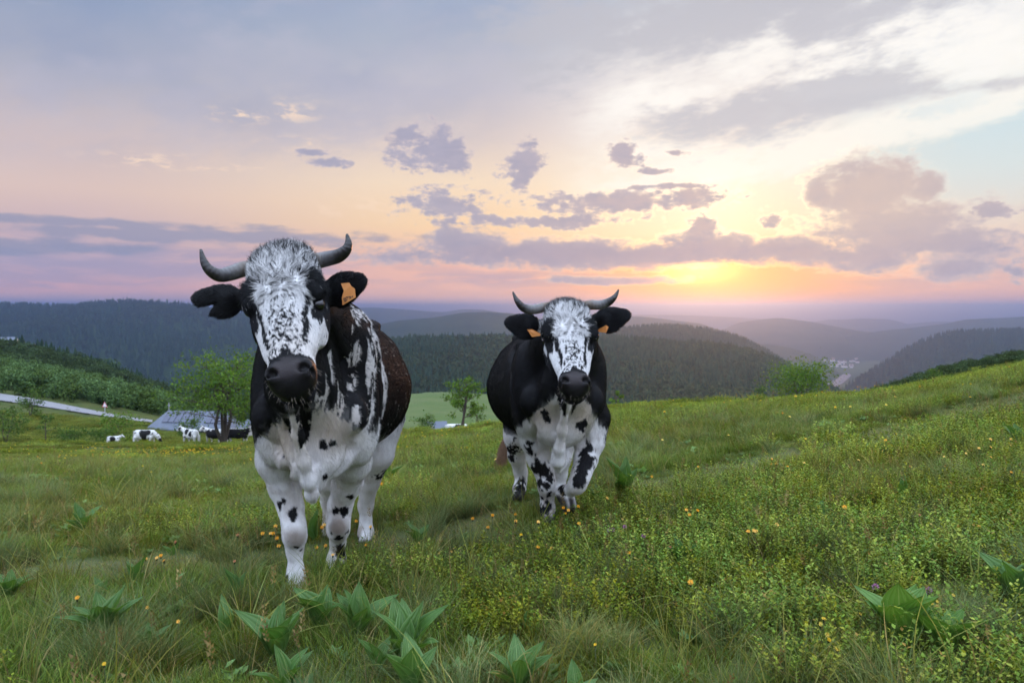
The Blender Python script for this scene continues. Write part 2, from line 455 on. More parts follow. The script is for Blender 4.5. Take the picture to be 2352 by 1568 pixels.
# ================================================================== valley floor and far plain
def forest_floor_mat(name, a, bcol, scale):
    m, nt, b = new_mat(name)
    g = coord(nt, 'Object')
    n = noise(nt, g, scale, 5, .65); n2 = noise(nt, g, scale * 6, 4, .7)
    c = mixc(nt, smooth(n * .5 + n2 * .5, .38, .62), (*a, 1), (*bcol, 1))
    put(nt, b.inputs['Base Color'], c); b.inputs['Roughness'].default_value = 1.0
    b.inputs['Specular IOR Level'].default_value = 0.0
    return m
M_plain = forest_floor_mat('plain_fields_woods', (.028, .045, .022), (.075, .085, .04), .0016)
M_wood = forest_floor_mat('wooded_slope', (.016, .030, .013), (.034, .052, .020), .02)
M_woodfar = forest_floor_mat('wooded_slope_distant', (.014, .026, .014), (.030, .045, .020), .006)

r = 90000
V = []; F = []
ring = [0, 600, 1500, 3000, 6000, 12000, 25000, 50000, r]
na = 96
for k, rr in enumerate(ring):
    for a in range(na):
        th = 2 * math.pi * a / na
        X, Y = rr * math.cos(th), rr * math.sin(th)
        V.append((X, Y, -402 - (rr * rr) / (2 * 6371000)))
for k in range(len(ring) - 1):
    for a in range(na):
        b_ = (a + 1) % na
        F.append((k * na + a, k * na + b_, (k + 1) * na + b_, (k + 1) * na + a))
valley = obj('valley_ground', mesh_from('valley_ground', V, F), M_plain); tag(valley, kind='structure')

# ================================================================== hills, each a ridge of its own at its own distance
def hill(crest, D, front, drop, mat, back=None, n=150, rough=1.0, seed=0, shape=1.5):
    """crest: points of the skyline in the photograph; D: metres to the crest; front/drop: run and fall of the near side"""
    xs = np.array([c[0] for c in crest], float); ys = np.array([c[1] for c in crest], float)
    px = np.linspace(xs[0], xs[-1], n)
    py = np.interp(px, xs, ys)
    for _ in range(3): py[1:-1] = (py[:-2] + 2 * py[1:-1] + py[2:]) / 4
    pts = np.array([at(a, b, D) for a, b in zip(px, py)])
    back = back or front
    S = np.concatenate([np.linspace(0, 1, 46), 1 + np.linspace(.06, 1, 12)])
    rows = []
    for s in S:
        if s <= 1:
            Y = D - front * (1 - s); z = pts[:, 2] - drop * (1 - s ** (1 / shape)) if shape < 1 else pts[:, 2] - drop * (1 - s) ** shape
        else:
            Y = D + back * (s - 1); z = pts[:, 2] - drop * (s - 1) ** 1.4
        X = pts[:, 0] * (1 - .0 * s)
        P = np.stack([X, np.full(n, Y), z], -1)
        q = P / (front * .35) + seed * 7.7
        w = (1 - min(1, abs(s - 1) * 1.0)) if s > .97 else 1
        nz = (fbm(q * np.array([1, .6, 0]), 4) - .5) * drop * .42 * rough * min(1, abs(1 - s) * 4)
        P[:, 2] += nz
        rows.append(P)
    G = np.array(rows)
    r_, c_ = G.shape[:2]
    idx = np.arange(r_ * c_).reshape(r_, c_)
    F = np.stack([idx[:-1, :-1], idx[:-1, 1:], idx[1:, 1:], idx[1:, :-1]], -1).reshape(-1, 4)
    o = obj('hill', mesh_from('hill', G.reshape(-1, 3), F), mat)
    tag(o, kind='structure')
    return o, G

H = {}
H['near'] = hill([(500, 852), (620, 838), (760, 815), (950, 790), (1050, 788), (1145, 786), (1250, 793), (1400, 790), (1500, 797), (1560, 803), (1640, 803), (1700, 814), (1760, 830), (1810, 858), (1845, 890), (1890, 930), (1960, 970)], 1250, 620, 75, M_wood, seed=1, n=220, shape=1.1, rough=.7)
H['second'] = hill([(1000, 850), (1250, 800), (1380, 777), (1440, 762), (1500, 758), (1560, 759), (1620, 766), (1680, 778), (1735, 803), (1775, 828), (1810, 856), (1850, 900)], 2200, 800, 180, M_wood, seed=2)
H['left'] = hill([(-700, 696), (-300, 698), (0, 705), (100, 707), (190, 707), (235, 698), (300, 694), (400, 700), (480, 711), (560, 728), (650, 747), (800, 778), (950, 800), (1100, 830)], 3000, 1500, 330, M_wood, seed=3, n=240)
H['middle'] = hill([(640, 800), (760, 768), (915, 736), (1000, 729), (1060, 718), (1120, 716), (1180, 720), (1250, 737), (1330, 757), (1450, 790), (1560, 830)], 4200, 1700, 330, M_woodfar, seed=4)
H['pale_left'] = hill([(600, 718), (760, 708), (860, 706), (950, 713), (1020, 717), (1060, 710), (1110, 711), (1160, 720), (1300, 740)], 8500, 2200, 380, M_woodfar, seed=5)
H['sunward'] = hill([(1300, 752), (1380, 733), (1440, 727), (1480, 728), (1540, 735), (1600, 742), (1660, 762), (1740, 790)], 5600, 1500, 330, M_woodfar, seed=6)
H['sunward_far'] = hill([(1350, 730), (1450, 722), (1560, 723), (1680, 728), (1760, 733), (1900, 740)], 12500, 2500, 400, M_woodfar, seed=7)
H['right_a'] = hill([(1580, 800), (1640, 777), (1700, 751), (1745, 737), (1790, 730), (1850, 737), (1900, 746), (1960, 758), (2100, 772), (2300, 800)], 7400, 2000, 340, M_woodfar, seed=8)
H['right_b'] = hill([(1600, 820), (1660, 791), (1700, 777), (1760, 757), (1800, 745), (1850, 743), (1900, 750), (1960, 759), (2060, 776), (2200, 810)], 6900, 900, 300, M_woodfar, seed=9)
H['right_c'] = hill([(1860, 800), (1960, 770), (2050, 758), (2150, 746), (2250, 733), (2352, 727), (2550, 724), (2800, 722)], 6400, 1500, 330, M_woodfar, seed=10)
H['right_far'] = hill([(1840, 745), (1900, 739), (1980, 731), (2040, 733), (2080, 745), (2140, 739), (2175, 738), (2220, 748)], 11000, 2500, 380, M_woodfar, seed=11)
H['low'] = hill([(1560, 850), (1640, 812), (1700, 793), (1760, 790), (1810, 797), (1850, 812), (1885, 838), (1910, 860), (1950, 900)], 4700, 900, 260, M_woodfar, seed=12)
H['right_near'] = hill([(1890, 925), (1940, 893), (1990, 860), (2050, 823), (2100, 794), (2150, 774), (2200, 766), (2300, 765), (2352, 763), (2500, 757), (2800, 750)], 2900, 900, 270, M_wood, back=160, seed=13, n=200)

# ------------------------------------------------------------------ lake in the valley
def lake():
    pts = [(1872, 868), (1892, 862), (1912, 859), (1932, 860), (1950, 857), (1956, 862), (1944, 873), (1928, 885), (1910, 896), (1880, 902), (1850, 896), (1848, 880)]
    V = []
    for a, b in pts:
        tx, tz = ray(a, b); Y = (-400 - CAM_Z) / tz
        V.append((tx * Y, Y, -400))
    m, nt, b = new_mat('lake_water')
    b.inputs['Base Color'].default_value = (.02, .03, .04, 1); b.inputs['Roughness'].default_value = .04
    b.inputs['IOR'].default_value = 1.33
    bu = nt.nodes.new('ShaderNodeBump'); bu.inputs['Strength'].default_value = .02; bu.inputs['Distance'].default_value = .1
    put(nt, bu.inputs['Height'], noise(nt, coord(nt, 'Object'), .08, 3)); nt.links.new(bu.outputs[0], b.inputs['Normal'])
    o = obj('lake_water', mesh_from('lake_water', V, [tuple(range(len(V)))]), m); tag(o, kind='structure')
lake()

# ------------------------------------------------------------------ the evening haze
def haze():
    bm = bmesh.new(); bmesh.ops.create_cube(bm, size=1)
    for v in bm.verts:
        v.co = Vector((v.co.x * 190000, v.co.y * 190000, -1100 if v.co.z < 0 else 82))
    me = bpy.data.meshes.new('haze'); bm.to_mesh(me); bm.free()
    m = bpy.data.materials.new('haze_air'); m.use_nodes = True; nt = m.node_tree; nt.nodes.clear()
    v = nt.nodes.new('ShaderNodeVolumePrincipled'); out = nt.nodes.new('ShaderNodeOutputMaterial')
    v.inputs['Color'].default_value = HAZE_COL; v.inputs['Density'].default_value = HAZE_D
    v.inputs['Anisotropy'].default_value = .80
    nt.links.new(v.outputs[0], out.inputs['Volume'])
    o = obj('haze', me, m, smooth_=False); tag(o, 'thin evening haze filling the valleys', 'haze', kind='stuff')
HAZE_D = 1.5e-4; HAZE_COL = (.37, .56, 1.0, 1)
haze()
# ================================================================== cattle: one continuous skin each, grown from a blended distance field
def unit(v): v = np.asarray(v, float); return v / np.linalg.norm(v)

class Field:
    def __init__(self, lo, hi, h):
        self.lo = np.asarray(lo, float); self.h = h
        self.n = np.ceil((np.asarray(hi, float) - self.lo) / h).astype(int) + 1
        self.f = np.full(self.n, 9.0, np.float32)
    def box(self, lo, hi):
        a = np.clip(np.floor((np.asarray(lo) - self.lo) / self.h).astype(int), 0, self.n)
        b = np.clip(np.ceil((np.asarray(hi) - self.lo) / self.h).astype(int) + 1, 0, self.n)
        sl = tuple(slice(int(p), int(q)) for p, q in zip(a, b))
        ax = [(self.lo[i] + self.h * np.arange(a[i], b[i])).astype(np.float32) for i in range(3)]
        X, Y, Z = np.meshgrid(*ax, indexing='ij')
        return sl, X, Y, Z
    def blend(self, sl, d, k, sub=False):
        f = self.f[sl]
        if sub: a, b = -f, d          # cut d out of f: max(f,-d) = -min(-f,d)
        else: a, b = f, d
        hh = np.clip(.5 + .5 * (b - a) / k, 0, 1)
        r = b + (a - b) * hh - k * hh * (1 - hh)
        self.f[sl] = -r if sub else r
    def cone(self, a, b, ra, rb, k=.03, sub=False):
        a = np.asarray(a, float); b = np.asarray(b, float); R = max(ra, rb) + k + .04
        sl, X, Y, Z = self.box(np.minimum(a, b) - R, np.maximum(a, b) + R)
        if X.size == 0: return
        d = b - a; L2 = float(d @ d) + 1e-9
        t = np.clip(((X - a[0]) * d[0] + (Y - a[1]) * d[1] + (Z - a[2]) * d[2]) / L2, 0, 1)
        q = np.sqrt((X - a[0] - t * d[0]) ** 2 + (Y - a[1] - t * d[1]) ** 2 + (Z - a[2] - t * d[2]) ** 2)
        self.blend(sl, q - (ra + (rb - ra) * t), k, sub)
    def chain(self, pts, k=.03):
        for (p, r), (q, s) in zip(pts[:-1], pts[1:]): self.cone(p, q, r, s, k)
    def ellip(self, c, radii, axes=None, k=.03, sub=False, cup=None):
        c = np.asarray(c, float); radii = np.asarray(radii, float)
        A = np.eye(3) if axes is None else np.asarray(axes, float)   # rows
        ext = np.sqrt(((A * radii[:, None]) ** 2).sum(0)) + k + .04 + (cup[1] if cup else 0)
        sl, X, Y, Z = self.box(c - ext, c + ext)
        if X.size == 0: return
        P = [(X - c[0]) * A[i, 0] + (Y - c[1]) * A[i, 1] + (Z - c[2]) * A[i, 2] for i in range(3)]
        if cup: P[2] = P[2] - cup[0] * (P[1] / radii[1]) ** 2
        q = np.sqrt(sum((P[i] / radii[i]) ** 2 for i in range(3)))
        g = np.sqrt(sum((P[i] / radii[i] ** 2) ** 2 for i in range(3))) + 1e-6
        self.blend(sl, (q * (q - 1) / g).astype(np.float32), k, sub)
    def loft(self, o, ax, up, st, k=.04, p=2.3, taper=0.0):
        """st: (s, halfwidth, up, down) stations along ax from o; up/down measured from the axis"""
        o = np.asarray(o, float); ax = unit(ax); up = np.asarray(up, float); up = unit(up - ax * (up @ ax)); rt = np.cross(ax, up)
        S = np.array([q[0] for q in st]); W = np.array([q[1] for q in st]); U = np.array([q[2] for q in st]); D = np.array([q[3] for q in st])
        R = max(W.max(), np.abs(U).max(), np.abs(D).max()) + k + .05
        e0 = o + ax * S[0]; e1 = o + ax * S[-1]
        sl, X, Y, Z = self.box(np.minimum(e0, e1) - R, np.maximum(e0, e1) + R)
        if X.size == 0: return
        x, y, z = X - o[0], Y - o[1], Z - o[2]
        s = x * ax[0] + y * ax[1] + z * ax[2]; l = x * rt[0] + y * rt[1] + z * rt[2]; v = x * up[0] + y * up[1] + z * up[2]
        sf = np.linspace(S[0], S[-1], 400)
        def sm(V):
            q = np.interp(sf, S, V)
            for _ in range(60): q[1:-1] = (q[:-2] + 2 * q[1:-1] + q[2:]) / 4
            return q
        sc = np.clip(s, S[0], S[-1])
        w = np.interp(sc, sf, sm(W)); u = np.interp(sc, sf, sm(U)); dn = np.interp(sc, sf, sm(D))
        c = (u - dn) * .5 + 0.0; hgt = (u + dn) * .5
        dv = (v - c) / hgt
        we = w * (1 - taper * np.clip(dv, 0, 1))
        q = (np.abs(l / we) ** p + np.abs(dv) ** p) ** (1 / p)
        d = (q - 1) * np.minimum(we, hgt)
        over = np.abs(s - sc)
        d = np.where(over > 0, np.sqrt(np.maximum(d, 0) ** 2 + over ** 2), d)
        self.blend(sl, d.astype(np.float32), k)
    def mesh(self):
        f = self.f; ins = f < 0
        cnt = sum(ins[i:f.shape[0] - 1 + i, j:f.shape[1] - 1 + j, k:f.shape[2] - 1 + k].astype(np.int8) for i in (0, 1) for j in (0, 1) for k in (0, 1))
        act = (cnt > 0) & (cnt < 8)
        I = np.argwhere(act); idx = np.full(act.shape, -1, np.int64); idx[act] = np.arange(len(I))
        acc = np.zeros((len(I), 3)); num = np.zeros(len(I))
        C = [(i, j, k) for i in (0, 1) for j in (0, 1) for k in (0, 1)]
        val = {c: f[I[:, 0] + c[0], I[:, 1] + c[1], I[:, 2] + c[2]] for c in C}
        for c in C:
            for a in range(3):
                if c[a] == 0:
                    e = list(c); e[a] = 1; e = tuple(e)
                    va, vb = val[c], val[e]; m = (va < 0) != (vb < 0)
                    t = va[m] / (va[m] - vb[m])
                    p = np.tile(np.array(c, float), (m.sum(), 1)); p[:, a] += t
                    acc[m] += p; num[m] += 1
        V = self.lo + self.h * (I + acc / num[:, None])
        F = []
        for a in range(3):
            b, c = (a + 1) % 3, (a + 2) % 3
            s0 = [slice(None)] * 3; s1 = [slice(None)] * 3; s0[a] = slice(0, -1); s1[a] = slice(1, None)
            A = ins[tuple(s0)]; B = ins[tuple(s1)]
            E = np.argwhere(A != B); inA = A[tuple(E.T)]
            ok = np.ones(len(E), bool)
            for d in (b, c): ok &= (E[:, d] > 0) & (E[:, d] < act.shape[d])
            E = E[ok]; inA = inA[ok]
            q = []
            for (db, dc) in ((-1, -1), (0, -1), (0, 0), (-1, 0)):
                G = E.copy(); G[:, b] += db; G[:, c] += dc; q.append(idx[tuple(G.T)])
            Q = np.stack(q, -1); Q[~inA] = Q[~inA][:, ::-1]
            F.append(Q)
        F = np.concatenate(F); F = F[(F >= 0).all(1)]
        return V, F

def relax(V, F, it=2, lam=.5):
    e = np.concatenate([F[:, [0, 1]], F[:, [1, 2]], F[:, [2, 3]], F[:, [3, 0]]])
    e = np.concatenate([e, e[:, ::-1]])
    deg = np.bincount(e[:, 0], minlength=len(V)).astype(float)[:, None]
    for _ in range(it):
        for L in (lam, -lam * 1.03):
            s = np.stack([np.bincount(e[:, 0], V[e[:, 1], i], len(V)) for i in range(3)], -1)
            V = V + L * (s / deg - V)
    return V

def vnormals(V, F):
    n = np.cross(V[F[:, 2]] - V[F[:, 0]], V[F[:, 3]] - V[F[:, 1]])
    N = np.stack([sum(np.bincount(F[:, j], n[:, i], len(V)) for j in range(4)) for i in range(3)], -1)
    return N / (np.linalg.norm(N, axis=1, keepdims=True) + 1e-12)

A3 = lambda px, py, Y: np.array(at(px, py, Y))

def head_frame(poll, nose, roll_vec):
    """axes of a head: ax runs down the face, rt to the picture's right, fr out of the face"""
    ax = unit(nose - poll); rt = unit(np.asarray(roll_vec, float) - ax * (np.asarray(roll_vec, float) @ ax)); fr = np.cross(rt, ax)
    fr = np.cross(ax, rt) if (np.cross(ax, rt) @ np.array([0, -1, .3])) > 0 else np.cross(rt, ax)
    return ax, rt, fr

HEAD = [(-.085, .04, .02, .03), (-.035, .092, .058, .085), (.05, .116, .080, .12), (.18, .119, .088, .145), (.34, .116, .084, .155), (.48, .100, .078, .150),
        (.62, .084, .069, .125), (.76, .071, .061, .095), (.88, .073, .058, .080), (.98, .070, .050, .066), (1.06, .052, .034, .046), (1.09, .02, .012, .02)]

def head_field(fd, hd, scale=1.0):
    P, ax, rt, fr, L = hd['poll'], hd['ax'], hd['rt'], hd['fr'], hd['L']
    st = [(t * L, w * scale, u * scale, d * scale) for t, w, u, d in HEAD]
    fd.loft(P, ax, fr, st, k=.05, p=2.5)
    q = lambda t, l, f: P + ax * t * L + rt * l * scale + fr * f * scale
    for s in (-1, 1):
        fd.ellip(q(.335, s * .108, .030), np.array([.040, .034, .034]) * scale, [ax, rt, fr], k=.03)        # eye sockets
        fd.ellip(q(.30, s * .104, .052), np.array([.045, .020, .024]) * scale, [ax, rt, fr], k=.03)         # brow
        fd.cone(q(.42, s * .088, -.03), q(.74, s * .062, .0), .035 * scale, .022 * scale, k=.03)             # cheek line
        fd.ellip(q(.38, s * .075, -.11), np.array([.11, .035, .07]) * scale, [ax, rt, fr], k=.05)           # jaw
    fd.ellip(q(.95, 0, .016), np.array([.046, .072, .044]) * scale, [ax, rt, fr], k=.03)                    # muzzle
    fd.ellip(q(1.0, 0, -.045), np.array([.045, .055, .040]) * scale, [ax, rt, fr], k=.025)                  # chin
    fd.ellip(q(-.025, 0, .0), np.array([.045, .088, .055]) * scale, [ax, rt, fr], k=.04)                       # poll
    for s in (-1, 1):
        fd.ellip(q(.945, s * .047, .043), np.array([.030, .028, .024]) * scale, [ax, rt, fr], k=.02)         # nostril wings
        fd.ellip(q(.948, s * .049, .062), np.array([.014, .021, .024]) * scale, [unit(ax + rt * s * .6), unit(rt - ax * s * .6), fr], k=.010, sub=True)
        fd.cone(q(.965, s * .062, .044), q(.985, s * .075, .022), .008 * scale, .006 * scale, k=.008, sub=True)
    # mouth slit
    fd.cone(q(1.045, -.06, -.014), q(1.045, .06, -.014), .004, .004, k=.010, sub=True)

def leg(fd, pts, k=.03): fd.chain(pts, k)

def hoof(fd, p, fwd, w=.045, h=.075):
    """two claws standing at p (sole centre), pointing along fwd"""
    fwd = unit(fwd); sd = unit(np.cross(fwd, [0, 0, 1])); up = np.cross(sd, fwd)
    for s in (-1, 1):
        c = p + sd * s * w * .48 + up * h * .45 + fwd * .01
        fd.ellip(c, [.062, w * .56, h * .62], [fwd, sd, up], k=.012)
def build_cow(spec, h):
    fd = Field(spec['lo'], spec['hi'], h)
    T = spec['torso']
    o = np.array(T['o'], float); ax = unit(np.array([*T['ax'], 0.])); z0 = o[2]
    st = [(s, w, top - z0, z0 - bot) for s, w, top, bot in T['st']]
    fd.loft(o, ax, (0, 0, 1), st, k=.05, p=2.25, taper=.20)
    lat = np.array([-ax[1], ax[0], 0]) * -1.0       # picture right
    if lat[0] < 0: lat = -lat
    q = lambda s, l, z: np.array([o[0], o[1], 0]) + ax * s + lat * l + np.array([0, 0, z])
    spec['q'] = q; spec['tax'] = ax; spec['lat'] = lat
    for a in T.get('ell', []):
        s, l, z, rs, rl, rz, k = a
        fd.ellip(q(s, l, z), [rs, rl, rz], [ax, lat, (0, 0, 1)], k=k)
    for ch in spec['neck']: fd.chain(ch, k=.07)
    for ch in spec.get('folds', []): fd.chain(ch, k=.035)
    for lg in spec['legs']:
        fd.chain(lg['pts'], k=lg.get('k', .035))
        for c in lg.get('knobs', []): fd.ellip(c[0], c[1], k=.025)
        hoof(fd, lg['hoof'], lg.get('fwd', np.array([0, -1, 0.])), lg.get('w', .042), lg.get('hh', .075))
    if 'head' in spec: head_field(fd, spec['head'], spec.get('hscale', 1.0))
    for e in spec.get('ears', []):
        fd.cone(e['root'], e['c'] - e['L'] * e['r'][0] * .45, .030, .034, k=.03)
        fd.ellip(e['c'] - e['L'] * e['r'][0] * .16, e['r'] * np.array([.82, 1.0, 1.0]), [e['L'], e['W'], e['N']], k=.02, cup=(e.get('cup', .012), .02))
        fd.ellip(e['c'] + e['L'] * e['r'][0] * .56 + e['W'] * e['r'][1] * .12, e['r'] * np.array([.46, .44, .9]), [e['L'], e['W'], e['N']], k=.03)
        for (a, b, ra, rb) in e.get('cut', []): fd.cone(a, b, ra, rb, k=.006, sub=True)
    if 'tail' in spec: fd.chain(spec['tail'], k=.02)
    for gr in spec.get('grooves', []):                    # creases between brisket and forelegs, behind the shoulder, on the neck
        pts = []
        for (px, py, y0, y1) in gr[0]:
            for Y in np.arange(y0, y1, .006):
                p = A3(px, py, Y); i = np.round((p - fd.lo) / fd.h).astype(int)
                if fd.f[tuple(i)] < 0: pts.append(p); break
        for a, b in zip(pts[:-1], pts[1:]): fd.cone(a, b, gr[1], gr[1], k=gr[2], sub=True)
    V, F = fd.mesh()
    V = relax(V, F, 2, .5)
    return V, F

def ear(root, tip, top, bot, thick=.013, cup=.014):
    root, tip, top, bot = map(np.asarray, (root, tip, top, bot))
    L = unit(tip - root); W = (top - bot); W = unit(W - L * (W @ L)); N = np.cross(L, W)
    c = root + (tip - root) * .52
    return dict(root=root, c=c, L=L, W=W, N=N, r=np.array([np.linalg.norm(tip - root) * .52, abs((top - bot) @ W) * .5, thick]), cup=cup if N[1] > 0 else -cup)

# ---------------------------------------------------------------- the large cow on the left
def cow_left_spec():
    S = dict(lo=(-1.55, 2.1, -.55), hi=(-.35, 5.2, 1.55))
    o = np.array([-.83, 3.0, .84])
    S['torso'] = dict(o=o, ax=(-.125, .992), st=[
        (0.00, .10, 1.00, .66), (0.10, .175, 1.10, .57), (0.25, .235, 1.19, .52), (0.45, .275, 1.255, .52), (0.70, .325, 1.25, .50), (1.00, .385, 1.205, .455),
        (1.25, .405, 1.18, .435), (1.45, .365, 1.165, .46), (1.62, .30, 1.13, .53), (1.76, .20, 1.06, .62), (1.84, .08, .95, .75)],
        ell=[(.28, -.185, .84, .17, .095, .30, .06), (.28, .185, .84, .17, .095, .30, .06), (.16, 0, .62, .19, .155, .12, .06), (.05, -.175, .80, .07, .06, .08, .05), (.05, .175, .80, .07, .06, .08, .05), (1.33, -.22, 1.00, .10, .08, .06, .07), (1.33, .22, 1.00, .10, .08, .06, .07),
             (1.52, -.20, .80, .20, .12, .30, .06), (1.52, .20, .80, .20, .12, .30, .06), (.42, 0, 1.22, .22, .07, .06, .05), (1.40, 0, 1.14, .16, .22, .05, .05)])
    hd = dict(poll=A3(648, 602, 2.66), nose=A3(673, 876, 2.40))
    hd['L'] = float(np.linalg.norm(hd['nose'] - hd['poll'])) / .97
    hd['ax'], hd['rt'], hd['fr'] = head_frame(hd['poll'], hd['nose'], (1, .03, .075))
    S['head'] = hd; S['hscale'] = 1.03
    P = hd['poll'] ; bk = -hd['fr']
    S['neck'] = [[(P + hd['ax'] * .10 + bk * .09, .11), (A3(690, 740, 2.98), .17), (A3(740, 800, 3.25), .24)],
                 [(A3(668, 800, 2.76), .075), (A3(690, 880, 2.92), .12), (A3(715, 930, 3.1), .19)]]
    S['folds'] = [[(A3(668, 890, 2.66), .016), (A3(672, 930, 2.75), .017), (A3(684, 1000, 2.84), .018), (A3(698, 1060, 2.89), .020), (A3(709, 1105, 2.93), .022), (A3(716, 1135, 2.97), .020), (A3(719, 1150, 3.0), .012)],
                  [(A3(712, 1085, 2.97), .030), (A3(722, 1105, 3.06), .05)]]
    S['legs'] = [
        dict(pts=[(A3(634, 960, 3.28), .10), (A3(638, 1055, 3.33), .088), (A3(655, 1120, 3.36), .066), (A3(668, 1165, 3.35), .052), (A3(675, 1205, 3.33), .046), (A3(677, 1232, 3.33), .047),
                  (A3(677, 1262, 3.35), .032), (A3(679, 1310, 3.35), .031), (A3(679, 1338, 3.33), .040), (A3(678, 1358, 3.30), .037)], hoof=A3(678, 1392, 3.28), fwd=(.05, -1, 0), w=.040,
             knobs=[(A3(677, 1225, 3.29), (.045, .035, .055))]),
        dict(pts=[(A3(815, 980, 3.32), .105), (A3(808, 1060, 3.48), .085), (A3(797, 1110, 3.60), .068), (A3(781, 1160, 3.66), .055), (A3(778, 1192, 3.66), .049), (A3(777, 1216, 3.67), .049),
                  (A3(776, 1245, 3.72), .033), (A3(773, 1276, 3.74), .034), (A3(772, 1292, 3.73), .043), (A3(772, 1304, 3.71), .040)], hoof=A3(772, 1330, 3.70), fwd=(0, -1, 0), w=.042,
             knobs=[(A3(778, 1207, 3.62), (.047, .035, .05))]),
        dict(pts=[(A3(868, 960, 4.62), .17), (A3(862, 1040, 4.56), .11), (A3(848, 1105, 4.66), .062), (A3(840, 1160, 4.76), .045), (A3(840, 1195, 4.76), .033), (A3(840, 1222, 4.74), .045), (A3(840, 1236, 4.70), .045)],
             hoof=A3(840, 1258, 4.66), fwd=(0, -1, 0), w=.042),
        dict(pts=[(A3(735, 960, 4.72), .17), (A3(742, 1040, 4.70), .11), (A3(752, 1105, 4.80), .066), (A3(756, 1150, 4.92), .050), (A3(757, 1185, 4.92), .038), (A3(757, 1212, 4.90), .045), (A3(757, 1226, 4.86), .045)],
             hoof=A3(757, 1246, 4.82), fwd=(0, -1, 0), w=.042)]
    e1 = ear(A3(742, 672, 2.74), A3(838, 650, 2.70), A3(788, 622, 2.74), A3(780, 708, 2.70))
    e2 = ear(A3(562, 688, 2.76), A3(446, 692, 2.72), A3(505, 650, 2.76), A3(510, 732, 2.72))
    e2['cut'] = [(A3(500, 697, y_), A3(452, 722, y_), .005, .024) for y_ in (2.68, 2.70, 2.72, 2.74, 2.76, 2.78, 2.80)]
    S['ears'] = [e1, e2]
    q0 = np.array([o[0], o[1], 0]); ax = unit(np.array([-.125, .992, 0]))
    S['tail'] = [(q0 + ax * 1.80 + np.array([0, 0, 1.02]), .03), (q0 + ax * 1.90 + np.array([0, 0, .85]), .022), (q0 + ax * 1.91 + np.array([0, 0, .5]), .018), (q0 + ax * 1.90 + np.array([0, 0, .15]), .014)]
    S['horns'] = [[(A3(585, 612, 2.69), .026), (A3(556, 619, 2.68), .028), (A3(528, 628, 2.66), .0265), (A3(503, 632, 2.63), .024), (A3(481, 620, 2.61), .0185), (A3(468, 600, 2.61), .013), (A3(461, 573, 2.62), .0045)],
                  [(A3(705, 604, 2.69), .027), (A3(730, 599, 2.68), .029), (A3(752, 594, 2.67), .0275), (A3(776, 588, 2.64), .025), (A3(793, 576, 2.62), .020), (A3(800, 560, 2.62), .014), (A3(797, 538, 2.63), .0045)]]
    S['eyes'] = [(A3(576, 714, 2.570), .023), (A3(731, 699, 2.550), .023)]
    S['grooves'] = [([(622, 985, 2.8, 3.5), (636, 1030, 2.8, 3.5), (655, 1075, 2.8, 3.5), (676, 1105, 2.8, 3.5)], .016, .035), ([(822, 995, 2.8, 3.5), (806, 1035, 2.8, 3.5), (788, 1075, 2.8, 3.6), (765, 1098, 2.8, 3.6)], .016, .035),
                    ([(860, 760, 2.9, 4.2), (872, 840, 2.9, 4.2), (876, 920, 2.9, 4.2), (872, 1000, 2.9, 4.2)], .014, .05), ([(655, 930, 2.6, 3.3), (662, 990, 2.6, 3.3), (676, 1060, 2.6, 3.3)], .008, .02), ([(700, 930, 2.6, 3.3), (706, 990, 2.6, 3.3), (722, 1060, 2.6, 3.3)], .008, .02),
                    ([(760, 760, 2.7, 3.4), (790, 830, 2.7, 3.4), (800, 900, 2.7, 3.4)], .008, .03), ([(742, 800, 2.7, 3.4), (760, 870, 2.7, 3.4), (755, 930, 2.7, 3.4)], .008, .03)]
    return S

